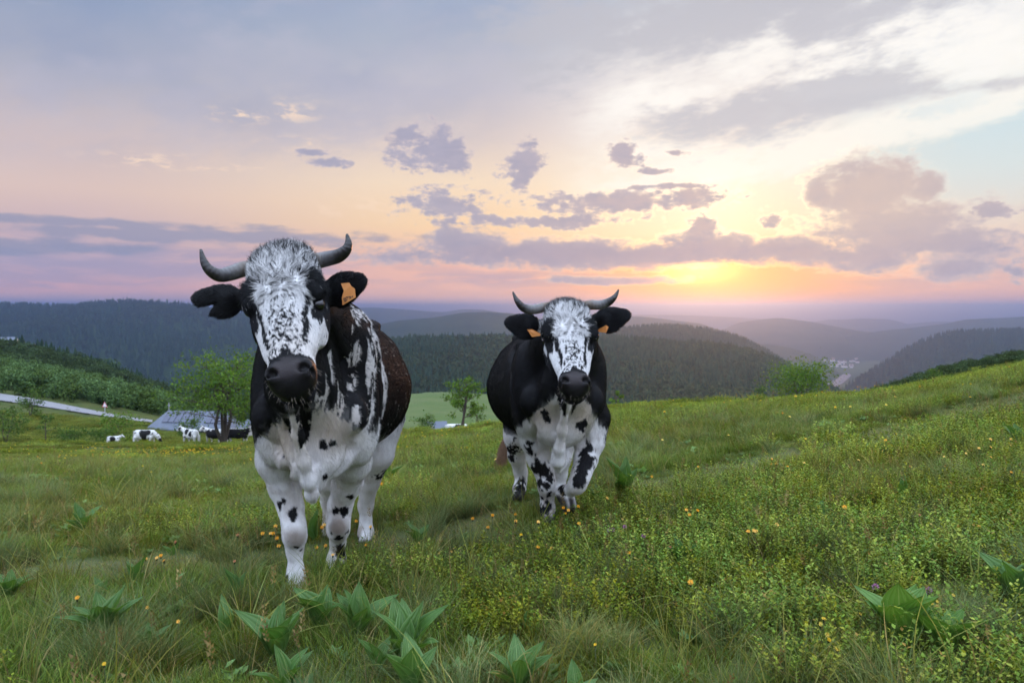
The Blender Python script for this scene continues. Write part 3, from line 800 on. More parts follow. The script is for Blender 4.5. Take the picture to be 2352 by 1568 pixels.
# ---------------------------------------------------------------- the dark cow walking on the right
def cow_right_spec():
    S = dict(lo=(-.45, 3.3, -.6), hi=(1.0, 6.3, 1.45))
    o = np.array([.285, 4.12, .76])
    S['torso'] = dict(o=o, ax=(-.045, .999), st=[
        (0.00, .10, .92, .58), (0.10, .18, 1.02, .50), (0.25, .245, 1.10, .45), (0.45, .285, 1.15, .44), (0.70, .345, 1.14, .40), (1.00, .40, 1.10, .345),
        (1.25, .415, 1.07, .315), (1.45, .375, 1.04, .34), (1.62, .30, 1.0, .40), (1.76, .20, .93, .48), (1.84, .08, .84, .62)],
        ell=[(.28, -.19, .76, .17, .095, .28, .06), (.28, .19, .76, .17, .095, .28, .06), (.14, 0, .56, .19, .165, .12, .06), (.05, -.18, .72, .07, .06, .08, .05), (.05, .18, .72, .07, .06, .08, .05), (1.33, -.22, .88, .10, .08, .06, .07), (1.33, .22, .88, .10, .08, .06, .07),
             (1.52, -.20, .70, .20, .12, .28, .06), (1.52, .20, .70, .20, .12, .28, .06), (.42, 0, 1.12, .22, .07, .06, .05), (1.40, 0, 1.02, .16, .22, .05, .05)])
    hd = dict(poll=A3(1301, 716, 3.88), nose=A3(1319, 891, 3.58))
    hd['L'] = float(np.linalg.norm(hd['nose'] - hd['poll'])) / .97
    hd['ax'], hd['rt'], hd['fr'] = head_frame(hd['poll'], hd['nose'], (1, .10, .055))
    S['head'] = hd; S['hscale'] = 1.0
    P = hd['poll']; bk = -hd['fr']
    S['neck'] = [[(P + hd['ax'] * .10 + bk * .09, .11), (A3(1296, 790, 4.15), .17), (A3(1290, 840, 4.38), .24)],
                 [(A3(1306, 840, 3.92), .075), (A3(1298, 890, 4.05), .12), (A3(1292, 925, 4.22), .19)]]
    S['folds'] = [[(A3(1308, 900, 3.80), .018), (A3(1300, 930, 3.90), .020), (A3(1292, 985, 3.98), .024), (A3(1285, 1030, 4.03), .024), (A3(1282, 1060, 4.07), .027), (A3(1282, 1080, 4.12), .016)],
                  [(A3(1284, 1040, 4.08), .035), (A3(1284, 1060, 4.16), .05)]]
    S['legs'] = [
        dict(pts=[(A3(1222, 960, 4.42), .11), (A3(1229, 1010, 4.44), .085), (A3(1238, 1052, 4.46), .068), (A3(1249, 1080, 4.46), .055), (A3(1256, 1108, 4.45), .048), (A3(1257, 1122, 4.45), .046),
                  (A3(1257, 1145, 4.47), .034), (A3(1258, 1166, 4.46), .038), (A3(1258, 1178, 4.44), .040)], hoof=A3(1259, 1203, 4.40), fwd=(0, -1, 0), w=.040,
             knobs=[(A3(1256, 1114, 4.41), (.043, .035, .05))]),
        dict(pts=[(A3(1360, 960, 4.40), .11), (A3(1354, 1012, 4.36), .085), (A3(1345, 1056, 4.30), .064), (A3(1335, 1088, 4.24), .052), (A3(1328, 1108, 4.21), .045), (A3(1323, 1116, 4.22), .041),
                  (A3(1312, 1124, 4.30), .032), (A3(1301, 1128, 4.38), .034), (A3(1297, 1134, 4.40), .041), (A3(1298, 1144, 4.39), .038)], hoof=A3(1301, 1163, 4.35), fwd=(.2, -.6, -.45), w=.040, hh=.085),
        dict(pts=[(A3(1200, 940, 5.55), .17), (A3(1192, 1000, 5.48), .11), (A3(1188, 1045, 5.55), .066), (A3(1196, 1085, 5.64), .048), (A3(1197, 1105, 5.64), .038), (A3(1193, 1122, 5.60), .045), (A3(1191, 1132, 5.56), .045)],
             hoof=A3(1190, 1148, 5.52), fwd=(0, -1, 0), w=.042),
        dict(pts=[(A3(1300, 940, 5.45), .17), (A3(1296, 1000, 5.30), .11), (A3(1290, 1050, 5.25), .066), (A3(1286, 1090, 5.30), .048), (A3(1285, 1115, 5.30), .038), (A3(1284, 1132, 5.26), .045), (A3(1284, 1142, 5.22), .045)],
             hoof=A3(1284, 1158, 5.20), fwd=(0, -1, 0), w=.042)]
    e1 = ear(A3(1362, 738, 3.98), A3(1446, 727, 3.94), A3(1404, 704, 3.98), A3(1400, 768, 3.94), cup=.016)
    e2 = ear(A3(1244, 752, 3.94), A3(1162, 744, 3.92), A3(1204, 716, 3.96), A3(1208, 780, 3.92), cup=.016)
    S['ears'] = [e1, e2]
    S['tail'] = [(o * np.array([1, 1, 0]) + np.array([-.08, 1.80, .94]), .03), (A3(1196, 900, 6.0), .022), (A3(1176, 960, 5.98), .018), (A3(1164, 1000, 5.95), .016), (A3(1156, 1040, 5.92), .010)]
    S['horns'] = [[(A3(1262, 704, 3.91), .025), (A3(1244, 707, 3.90), .027), (A3(1222, 711, 3.88), .0255), (A3(1203, 707, 3.86), .022), (A3(1190, 694, 3.85), .016), (A3(1183, 682, 3.86), .010), (A3(1178, 670, 3.87), .004)],
                  [(A3(1342, 702, 3.93), .025), (A3(1360, 700, 3.92), .027), (A3(1378, 700, 3.91), .0255), (A3(1397, 694, 3.90), .022), (A3(1409, 685, 3.89), .016), (A3(1416, 675, 3.90), .010), (A3(1421, 665, 3.91), .004)]]
    S['eyes'] = [(A3(1256, 783, 3.785), .023), (A3(1366, 773, 3.825), .023)]
    S['grooves'] = [([(1228, 985, 3.9, 4.7), (1238, 1015, 3.9, 4.7), (1250, 1042, 3.9, 4.7), (1262, 1058, 3.9, 4.7)], .016, .035), ([(1352, 985, 3.9, 4.7), (1344, 1012, 3.9, 4.7), (1330, 1036, 3.9, 4.7), (1310, 1052, 3.9, 4.7)], .016, .035),
                    ([(1180, 800, 4.3, 5.3), (1172, 870, 4.3, 5.3), (1180, 940, 4.3, 5.3)], .014, .05), ([(1284, 935, 3.7, 4.5), (1276, 990, 3.7, 4.5)], .008, .02), ([(1312, 935, 3.7, 4.5), (1304, 990, 3.7, 4.5)], .008, .02)]
    return S
# ---------------------------------------------------------------- coats
WHITE = np.array([.84, .83, .81]); BLACK = np.array([.0065, .0062, .0070]); BROWN = np.array([.016, .0115, .0105])
CREAM = np.array([.56, .46, .36]); DIRT = np.array([.20, .145, .10]); PAD = np.array([.0075, .0068, .0072])

def coords(S, P):
    hd = S['head']; d = P - hd['poll']; k = S.get('hscale', 1.0)
    t = d @ hd['ax'] / hd['L']; l = d @ hd['rt'] / k; f = d @ hd['fr'] / k
    o = np.array([*S['torso']['o'][:2], 0]); e = P - o
    return t, l, f, e @ S['tax'], e @ S['lat'], P[:, 2]

def regions(S, P):
    """soft weights of head and ears"""
    t, l, f, s, tl, z = coords(S, P)
    head = sstep(-.20, -.12, t) * sstep(1.2, 1.12, t) * sstep(.19, .15, np.abs(l)) * sstep(-.19, -.13, f)
    we = np.zeros(len(P)); fl = np.zeros((len(P), 3))
    for e in S['ears']:
        d = P - e['c']
        q = np.sqrt(((d @ e['L']) / e['r'][0]) ** 2 + ((d @ e['W']) / e['r'][1]) ** 2 + ((d @ e['N']) / .05) ** 2)
        w = sstep(1.45, 1.2, q); w = np.where((d @ e['L']) < -e['r'][0] * .8, 0, w)
        we = np.maximum(we, w); fl += w[:, None] * (e['L'] + .7 * e['W'] * (np.clip((d @ e['W']) / e['r'][1], -1, 1))[:, None])
    return head, we, fl

def ball(P, c, r, n=0): return np.linalg.norm(P - c, axis=1) / r

def face_black(S, P, t, l, f, n1, n2, cheeks, streak):
    """how black the face is, 0..1, before the speckle"""
    al = np.abs(l)
    b = np.full(len(P), .22)
    b = np.where(t < .42, .385 + .24 * sstep(.25, -.05, t), b)
    strip = sstep(.075, .02, al + (n1 - .5) * .06) * sstep(.40, .52, t) * sstep(.88, .78, t)
    b = np.maximum(b, .50 * strip)
    b = np.maximum(b, .46 * sstep(.60, .75, t) * sstep(.09, .05, al))
    b = np.where((t > .55) & (al > .062) & (f > .0), b * .6, b)
    b = np.maximum(b, .84 * sstep(.0, -.08, t))
    # dark patches round the eyes, running down the cheeks
    e = sstep(.078, .094, al + (n1 - .5) * .035 + .15 * (.33 - np.minimum(t, .33))) * sstep(.14, .24, t) * sstep(.60, .50, t)
    b = np.maximum(b, e * .97)
    c = sstep(.016, .0, np.abs(al - (.088 - .030 * (t - .3) / .4) + (n1 - .5) * .02)) * sstep(.35, .45, t) * sstep(.80, .72, t)
    b = np.maximum(b, c * .93)
    side = sstep(.0, -.03, f) * sstep(.36, .42, t)
    b = np.where(side > .5, cheeks(t, l, f, n1), b)
    b = np.maximum(b, sstep(-.115, -.15, f) * .95)
    # muzzle
    m = sstep(.82, .845, t + (n1 - .5) * .05 + sstep(.03, 0, al) * .05 - .06 * sstep(.055, .09, al))
    b = np.maximum(b, m)
    return b

def coat_left(S, P, fine):
    t, l, f, s, tl, z = coords(S, P); head, we, _ = regions(S, P)
    q = lambda a, b, c, o=0: fbm(P * np.array([a, b, c]) + o, 3)
    n1 = q(22, 22, 22); nv = q(105, 90, 17, 5); nb = q(34, 34, 16, 9); ns = fbm(P * np.array([30, 24, 6]) + 3, 3)
    nf = fbm(P * np.array([85, 85, 40]) + 61, 2)
    # ---- trunk
    zc = .85 - .95 * np.maximum(np.abs(tl - .02) - .05, 0) ** 1.1
    chest = zc + (nb - .5) * .10 + (nv - .5) * .06
    zs = np.interp(s, [-.3, .25, .45, .7, 1.0, 1.3, 1.6, 1.9], [.80, .66, .58, .56, .53, .50, .56, .60]) + (nb - .5) * .16 + (nv - .5) * .10
    edge = np.where(s < .30, np.where(np.abs(tl) < .3, chest, zs), zs)
    edge = np.where((s >= .22) & (s < .36), chest + (zs - chest) * ((s - .22) / .14), edge)
    b = sstep(-.012, .012, z - edge)
    rag = np.exp(-((z - edge) / .05) ** 2)
    b = np.clip(b + rag * (nb - .5) * 1.6, 0, 1)
    top = sstep(.13, .05, np.abs(tl) + (nb - .5) * .08 + .10 * sstep(1.20, 1.02, z)) * sstep(.30, .52, s)
    b = np.where(top > .35, b * (.10 + .5 * sstep(.52, .64, nv)), b)
    # pale streaks on the near side of neck and shoulder, and down behind the shoulder
    neckst = sstep(.02, .10, tl) * sstep(.62, .74, z) * sstep(.62, .40, s)
    b = np.where((neckst > .3) & (ns > .585 - .05 * neckst) & (nv > .45), b * .12, b)
    bh = np.exp(-((s - .50 - .05 * (z - .7)) / .035) ** 2) * sstep(.05, .15, tl) * sstep(1.15, 1.0, z)
    b = np.where((bh > .3) & (nv > .44), b * .15, b)
    fl = (s > .55) & (nv > .70) & (ns > .53); b = np.where(fl, b * .55, b)
    # dark marks framing the dewlap
    fr = sstep(.012, .02, np.abs(tl + .03)) * sstep(.085, .05, np.abs(tl + .03) + (.86 - z) * .25) * sstep(.66, .74, z) * (s < .1)
    b = np.maximum(b, np.where((fr > .4) & (nb > .40), 1, 0))
    spots = [(743, 1020, 2.98, .014), (764, 1020, 3.0, .014), (648, 1047, 3.02, .009), (745, 1095, 3.02, .010), (642, 1158, 3.3, .016), (650, 1152, 3.28, .012), (672, 1182, 3.28, .019), (682, 1250, 3.3, .010), (690, 1270, 3.3, .010), (655, 1335, 3.3, .018),
             (806, 1136, 3.58, .018), (815, 1125, 3.6, .010), (786, 1172, 3.60, .022), (772, 1172, 3.60, .018), (777, 1230, 3.62, .020), (764, 1222, 3.62, .011), (795, 1216, 3.64, .012), (785, 1272, 3.68, .030), (780, 1298, 3.68, .024), (797, 1300, 3.70, .022),
             (870, 1085, 4.6, .03), (856, 1075, 4.56, .022), (884, 1075, 4.6, .03), (905, 1010, 4.0, .05), (600, 965, 3.2, .03), (612, 988, 3.14, .016), (850, 1010, 3.35, .03)]
    for (px, py, Y, r) in spots:
        c = A3(px, py, Y); d = P - c; d = d * np.array([1, .45, .72])
        b = np.maximum(b, sstep(1.15, .85, np.linalg.norm(d, axis=1) / r + (n1 - .5) * 1.1 + (nf - .5) * 1.3))
    # ---- head
    def cheeks(t, l, f, n): return np.where((t > .50) & (t < .68) & (np.abs(l) < .2), .18, .95)
    hb = face_black(S, P, t, l, f, n1, nb, cheeks, nv)
    hn = fbm(np.stack([t * 66, l * 230, f * 120], -1) + 2, 3, .6)      # speckle, drawn out along the hair
    hb2 = sstep(-.035, .035, hb - (hn - .5) * 1.7 - .5)
    grey = sstep(.45, .05, t) * sstep(.11, .07, np.abs(l))
    hb2 = np.where(grey > .3, np.clip(hb2 * .75 + (hn < .46) * .30, 0, 1), hb2)
    b = b * (1 - head) + hb2 * head
    b = np.maximum(b, we)
    col = colour(S, P, b, t, s, z, tl, head, we, fine)
    ch = np.exp(-((tl - .10) / .10) ** 2 - ((z - .76) / .12) ** 2) + np.exp(-((tl + .10) / .08) ** 2 - ((z - .72) / .14) ** 2)  # beige chest patches; they also put the chest's shading into the coat colour
    col = col + ((CREAM - col) * (np.clip(ch, 0, 1) * (s < .2) * (1 - head) * (b < .5) * .80)[:, None])
    for (px, py, Y, r) in [(678, 1232, 3.28, .055), (778, 1208, 3.6, .055)]:
        w = sstep(1.2, .4, ball(P, A3(px, py, Y), r)) * (b < .5) * .75; col = col + (DIRT - col) * w[:, None]
    return col, b

def coat_right(S, P, fine):
    t, l, f, s, tl, z = coords(S, P); head, we, _ = regions(S, P)
    q = lambda a, b, c, o=0: fbm(P * np.array([a, b, c]) + o, 3)
    n1 = q(22, 22, 22, 31); nv = q(70, 60, 11, 25); nb = q(30, 30, 15, 19); nf = fbm(P * np.array([85, 85, 40]) + 61, 2)
    chest = .82 - 1.35 * np.maximum(np.abs(tl - .01) - .04, 0) + (nb - .5) * .10 + (nv - .5) * .05
    zs = np.interp(s, [-.3, .22, .36, .6, .9, 1.3, 1.6, 1.9], [.8, .58, .47, .40, .355, .32, .40, .45]) + (nb - .5) * .07
    edge = np.where(s < .24, chest, zs)
    edge = np.where((s >= .16) & (s < .36), chest + (zs - chest) * ((s - .16) / .20), edge)
    b = sstep(-.012, .012, z - edge)
    b = np.clip(b + np.exp(-((z - edge) / .035) ** 2) * (nb - .5) * 1.6, 0, 1)
    cen = np.abs(tl - .01)
    fr = sstep(.016, .024, cen) * sstep(.085, .05, cen + (.80 - z) * .35) * sstep(.56, .64, z) * (s < .1)
    b = np.maximum(b, np.where((fr > .3) & (nb > .37), 1, 0))
    lowleg = sstep(.06, .0, z) * 0
    spots = [(1254, 946, 4.10, .022), (1258, 958, 4.10, .022), (1335, 972, 4.10, .026), (1326, 968, 4.1, .016), (1346, 974, 4.12, .012), (1338, 988, 4.12, .010), (1348, 990, 4.12, .012), (1344, 1003, 4.14, .010),
             (1216, 1024, 4.40, .030), (1222, 1034, 4.40, .024), (1230, 1052, 4.42, .020), (1236, 1070, 4.42, .036), (1246, 1078, 4.42, .038), (1254, 1084, 4.42, .034), (1264, 1096, 4.42, .026), (1242, 1108, 4.42, .026), (1256, 1114, 4.38, .019), (1262, 1136, 4.40, .019), (1246, 1142, 4.44, .012), (1250, 1172, 4.42, .036), (1258, 1162, 4.42, .024),
             (1352, 1030, 4.26, .032), (1348, 1042, 4.24, .030), (1346, 1058, 4.24, .044), (1340, 1074, 4.22, .046), (1332, 1092, 4.18, .040), (1325, 1104, 4.16, .028), (1340, 1102, 4.18, .022), (1292, 1126, 4.36, .026), (1300, 1140, 4.36, .02),
             (1178, 1025, 5.5, .05), (1184, 1010, 5.5, .05), (1200, 1020, 5.5, .035), (1176, 1050, 5.5, .03), (1196, 1124, 5.56, .05), (1386, 1000, 4.4, .03)]
    for (px, py, Y, r) in spots:
        c = A3(px, py, Y); d = P - c; d = d * np.array([1, .4, .75])
        b = np.maximum(b, sstep(1.15, .85, np.linalg.norm(d, axis=1) / r + (n1 - .5) * 1.1 + (nf - .5) * 1.3))
    def cheeks(t, l, f, n): return np.where((t > .40) & (t < .50) & (l < 0) & (f > -.06), .15, np.where((l > 0) & (t > .45) & (t < .62), .25, .97))
    hb = face_black(S, P, t, l, f, n1, nb, cheeks, nv)
    hb = np.where((t > -.1) & (t < .40) & (np.abs(l + .02) < .05), hb * .7, hb)
    hb = np.maximum(hb, .88 * sstep(.09, -.02, t + .05 * (n1 - .5)))
    hn = fbm(np.stack([t * 56, l * 190, f * 110], -1) + 12, 3, .6)
    hb2 = sstep(-.03, .03, hb - (hn - .5) * 1.7 - .5)
    b = b * (1 - head) + hb2 * head
    b = np.maximum(b, we)
    col = colour(S, P, b, t, s, z, tl, head, we, fine)
    ch = np.exp(-((tl - .11) / .09) ** 2 - ((z - .66) / .12) ** 2) + np.exp(-((tl + .11) / .09) ** 2 - ((z - .66) / .12) ** 2)  # shading on either side of the brisket, coloured into the white coat as cream
    col = col + ((CREAM - col) * (np.clip(ch, 0, 1) * (s < .2) * (1 - head) * (b < .5) * .80)[:, None])
    return col, b

def colour(S, P, b, t, s, z, tl, head, we, fine):
    n = fbm(P * np.array([40, 40, 10]) + 50, 2)[:, None]
    w = WHITE * (.88 + .24 * (n - .5)) ; w = w + (CREAM - w) * (sstep(.5, .9, fbm(P * 3 + 4, 2)) * .35)[:, None]
    k = BLACK + (BROWN - BLACK) * (sstep(.50, .80, fbm(P * np.array([9, 9, 3]) + 8, 3)) * (1 - head) * (1 - we) * sstep(.1, .5, s))[:, None]
    zl = z - np.interp(s, [0, 1.6], [-.03, -.27])
    dn = fbm(P * 14 + 77, 3)
    dirt = np.clip(sstep(.30, .05, zl) * .45 + sstep(.52, .70, dn) * .28 * sstep(.75, .5, zl), 0, .6) * sstep(.38, .62, dn) * (1 - head)
    w = w + (DIRT * 1.3 - w) * dirt[:, None]
    col = w + (k - w) * b[:, None]
    for lg in S['legs']:                                    # hooves
        hz = np.array(lg['hoof']); d = P - hz; m = sstep(.105, .085, np.linalg.norm(d, axis=1)) * sstep(.075, .055, d[:, 2])
        col = col + (np.array([.045, .040, .036]) - col) * m[:, None]
    return col

# ---------------------------------------------------------------- materials
def skin_mat():
    m, nt, bs = new_mat('cow_skin_coat')
    put(nt, bs.inputs['Base Color'], attr(nt, 'col', 0)); put(nt, bs.inputs['Roughness'], attr(nt, 'rough', 2))
    bs.inputs['Specular IOR Level'].default_value = .18
    bu = nt.nodes.new('ShaderNodeBump'); bu.inputs['Strength'].default_value = .6; bu.inputs['Distance'].default_value = .003
    put(nt, bu.inputs['Height'], noise(nt, coord(nt), 150, 3, .65)); nt.links.new(bu.outputs[0], bs.inputs['Normal'])
    return m
def hair_mat():
    m = bpy.data.materials.new('cow_hair'); m.use_nodes = True; nt = m.node_tree; nt.nodes.clear()
    d = nt.nodes.new('ShaderNodeBsdfDiffuse'); put(nt, d.inputs[0], attr(nt, 'col', 0))
    gl = nt.nodes.new('ShaderNodeBsdfGlossy'); gl.inputs['Roughness'].default_value = .38; gl.inputs['Color'].default_value = (.9, .95, 1, 1)
    mx = nt.nodes.new('ShaderNodeMixShader'); mx.inputs[0].default_value = .028
    out = nt.nodes.new('ShaderNodeOutputMaterial')
    nt.links.new(d.outputs[0], mx.inputs[1]); nt.links.new(gl.outputs[0], mx.inputs[2]); nt.links.new(mx.outputs[0], out.inputs[0])
    return m
def horn_mat():
    m, nt, bs = new_mat('horn_keratin')
    u = attr(nt, 'u', 2); g = coord(nt)
    n = noise(nt, g, 60, 4, .6); n2 = noise(nt, g, 18, 3, .6)
    c = ramp(u + (n2 - .5) * .25, [(.08, (.11, .075, .045, 1)), (.25, (.15, .14, .13, 1)), (.40, (.10, .098, .098, 1)), (.52, (.020, .017, .015, 1)), (1, (.006, .005, .005, 1))])
    c = mixc(nt, smooth(n, .5, .7) * .5, c, (.07, .06, .05, 1))
    put(nt, bs.inputs['Base Color'], c); bs.inputs['Roughness'].default_value = .38
    bu = nt.nodes.new('ShaderNodeBump'); bu.inputs['Strength'].default_value = .4; bu.inputs['Distance'].default_value = .003
    put(nt, bu.inputs['Height'], nmath(nt, 'SINE', u * 90 + n2 * 6) * .3 + n); nt.links.new(bu.outputs[0], bs.inputs['Normal'])
    return m
def simple_mat(name, col, rough=.6, spec=.5):
    m, nt, bs = new_mat(name); bs.inputs['Base Color'].default_value = (*col, 1); bs.inputs['Roughness'].default_value = rough
    bs.inputs['Specular IOR Level'].default_value = spec
    return m
M_skin, M_hair, M_horn = skin_mat(), hair_mat(), horn_mat()
M_eye = simple_mat('eye_dark_wet', (.006, .005, .005), .04, .8)
def tag_mat():
    m, nt, bs = new_mat('ear_tag_plastic'); n = noise(nt, coord(nt), 40, 3)
    put(nt, bs.inputs['Base Color'], mixc(nt, n, (.62, .20, .035, 1), (.78, .34, .10, 1))); bs.inputs['Roughness'].default_value = .5
    return m
M_tag = tag_mat(); M_ink = simple_mat('tag_ink', (.05, .02, .01), .7)

def hair_obj(name, roots, dirs, nrm, length, radius, cols, parent, curl=.25, npt=4, seed=1):
    n = len(roots); g = np.random.default_rng(seed)
    u = np.linspace(0, 1, npt)[None, :, None]
    side = np.cross(dirs, nrm)
    bend = side * g.normal(0, curl, (n, 1)) - nrm * g.uniform(.05, .45, (n, 1))
    pts = roots[:, None, :] + (dirs[:, None, :] * u + bend[:, None, :] * (u ** 2) * .6) * length[:, None, None]
    cu = bpy.data.hair_curves.new(name)
    cu.add_curves([npt] * n)
    cu.attributes['position'].data.foreach_set('vector', pts.astype(np.float32).ravel())
    a = cu.attributes.new('radius', 'FLOAT', 'POINT') if 'radius' not in cu.attributes else cu.attributes['radius']
    rr = (radius[:, None] * np.linspace(1, .25, npt)[None, :]).astype(np.float32)
    a.data.foreach_set('value', rr.ravel())
    c = cu.attributes.new('col', 'FLOAT_COLOR', 'CURVE')
    c.data.foreach_set('color', np.concatenate([cols, np.ones((n, 1))], 1).astype(np.float32).ravel())
    o = bpy.data.objects.new(name, cu); COL.objects.link(o); cu.materials.append(M_hair)
    if parent is not None: o.parent = parent
    return o

def sample_surface(V, F, N, n, weight=None, seed=3):
    g = np.random.default_rng(seed)
    ar = np.linalg.norm(np.cross(V[F[:, 2]] - V[F[:, 0]], V[F[:, 3]] - V[F[:, 1]]), axis=1) * .5
    if weight is not None: ar = ar * weight[F].mean(1)
    i = g.choice(len(F), n, p=ar / ar.sum())
    a = g.random((n, 1)); b = g.random((n, 1)); q = F[i]
    W = [(1 - a) * (1 - b), a * (1 - b), a * b, (1 - a) * b]
    P = sum(w * V[q[:, k]] for k, w in enumerate(W)); NN = sum(w * N[q[:, k]] for k, w in enumerate(W))
    return P, NN / (np.linalg.norm(NN, axis=1, keepdims=True) + 1e-9)

def fur_flow(S, P, N):
    t, l, f, s, tl, z = coords(S, P); head, we, fe = regions(S, P); hd = S['head']
    down = np.array([0, 0, -1.0])
    body = S['tax'] * (.75 * sstep(.35, .75, z))[:, None] + down * (.35 + .65 * sstep(.75, .45, z))[:, None]
    whorl = np.clip((t - .30) * 7, -1, 1)
    hf = hd['ax'] * whorl[:, None] + hd['rt'] * (np.clip(l * 9, -.8, .8) * (1 - .5 * np.abs(whorl)) + .55 * np.sin(t * 34 + l * 55 + 1.5 * np.sin(l * 90)))[:, None]
    fl = body * (1 - head)[:, None] + hf * head[:, None]
    fl = fl * (1 - we)[:, None] + fe
    fl = fl - N * (fl * N).sum(1, keepdims=True)
    return fl / (np.linalg.norm(fl, axis=1, keepdims=True) + 1e-6), head, we, t, l, f

def tube(pts, seg=14, sub=5):
    """smooth tapered tube through (point, radius) stations; returns V, F, u"""
    P = np.array([p for p, r in pts]); R = np.array([r for p, r in pts]); n = len(P)
    tt = np.linspace(0, n - 1, (n - 1) * sub + 1)
    def cr(A):
        A = np.concatenate([[2 * A[0] - A[1]], A, [2 * A[-1] - A[-2]]]); out = []
        for x in tt:
            i = min(int(x), n - 2); u = x - i; a, b, c, d = A[i], A[i + 1], A[i + 2], A[i + 3]
            out.append(.5 * ((2 * b) + (c - a) * u + (2 * a - 5 * b + 4 * c - d) * u * u + (3 * b - a - 3 * c + d) * u ** 3))
        return np.array(out)
    C = cr(P); r = np.interp(tt, np.arange(n), R)
    T = np.gradient(C, axis=0); T /= np.linalg.norm(T, axis=1, keepdims=True)
    ref = np.array([0, 1., .2]); V = []; U = []
    for c, t_, q, k in zip(C, T, r, range(len(C))):
        a = unit(np.cross(t_, ref)); b = np.cross(t_, a)
        for j in range(seg):
            th = 2 * math.pi * j / seg; V.append(c + q * (a * math.cos(th) + b * math.sin(th))); U.append(k / (len(C) - 1))
    F = [(k * seg + j, k * seg + (j + 1) % seg, (k + 1) * seg + (j + 1) % seg, (k + 1) * seg + j) for k in range(len(C) - 1) for j in range(seg)]
    V.append(C[-1]); U.append(1); F += [((len(C) - 1) * seg + j, (len(C) - 1) * seg + (j + 1) % seg, len(V) - 1) for j in range(seg)]
    return np.array(V), F, np.array(U)

def ear_tag(parent, corners, base, text=None, flip=False):
    """flat plastic tag with a narrow neck, corners: 3-D outline"""
    C = [Vector(c) - base for c in corners]
    nrm = (C[1] - C[0]).cross(C[2] - C[0]).normalized()
    if nrm.y > 0: nrm = -nrm
    V = [c + nrm * .0012 for c in C] + [c - nrm * .0012 for c in C]; n = len(C)
    F = [tuple(range(n)), tuple(range(2 * n - 1, n - 1, -1))] + [(i, (i + 1) % n, n + (i + 1) % n, n + i) for i in range(n)]
    me = mesh_from('ear_tag', V, F)
    return obj('ear_tag', me, M_tag, parent, smooth_=False), nrm

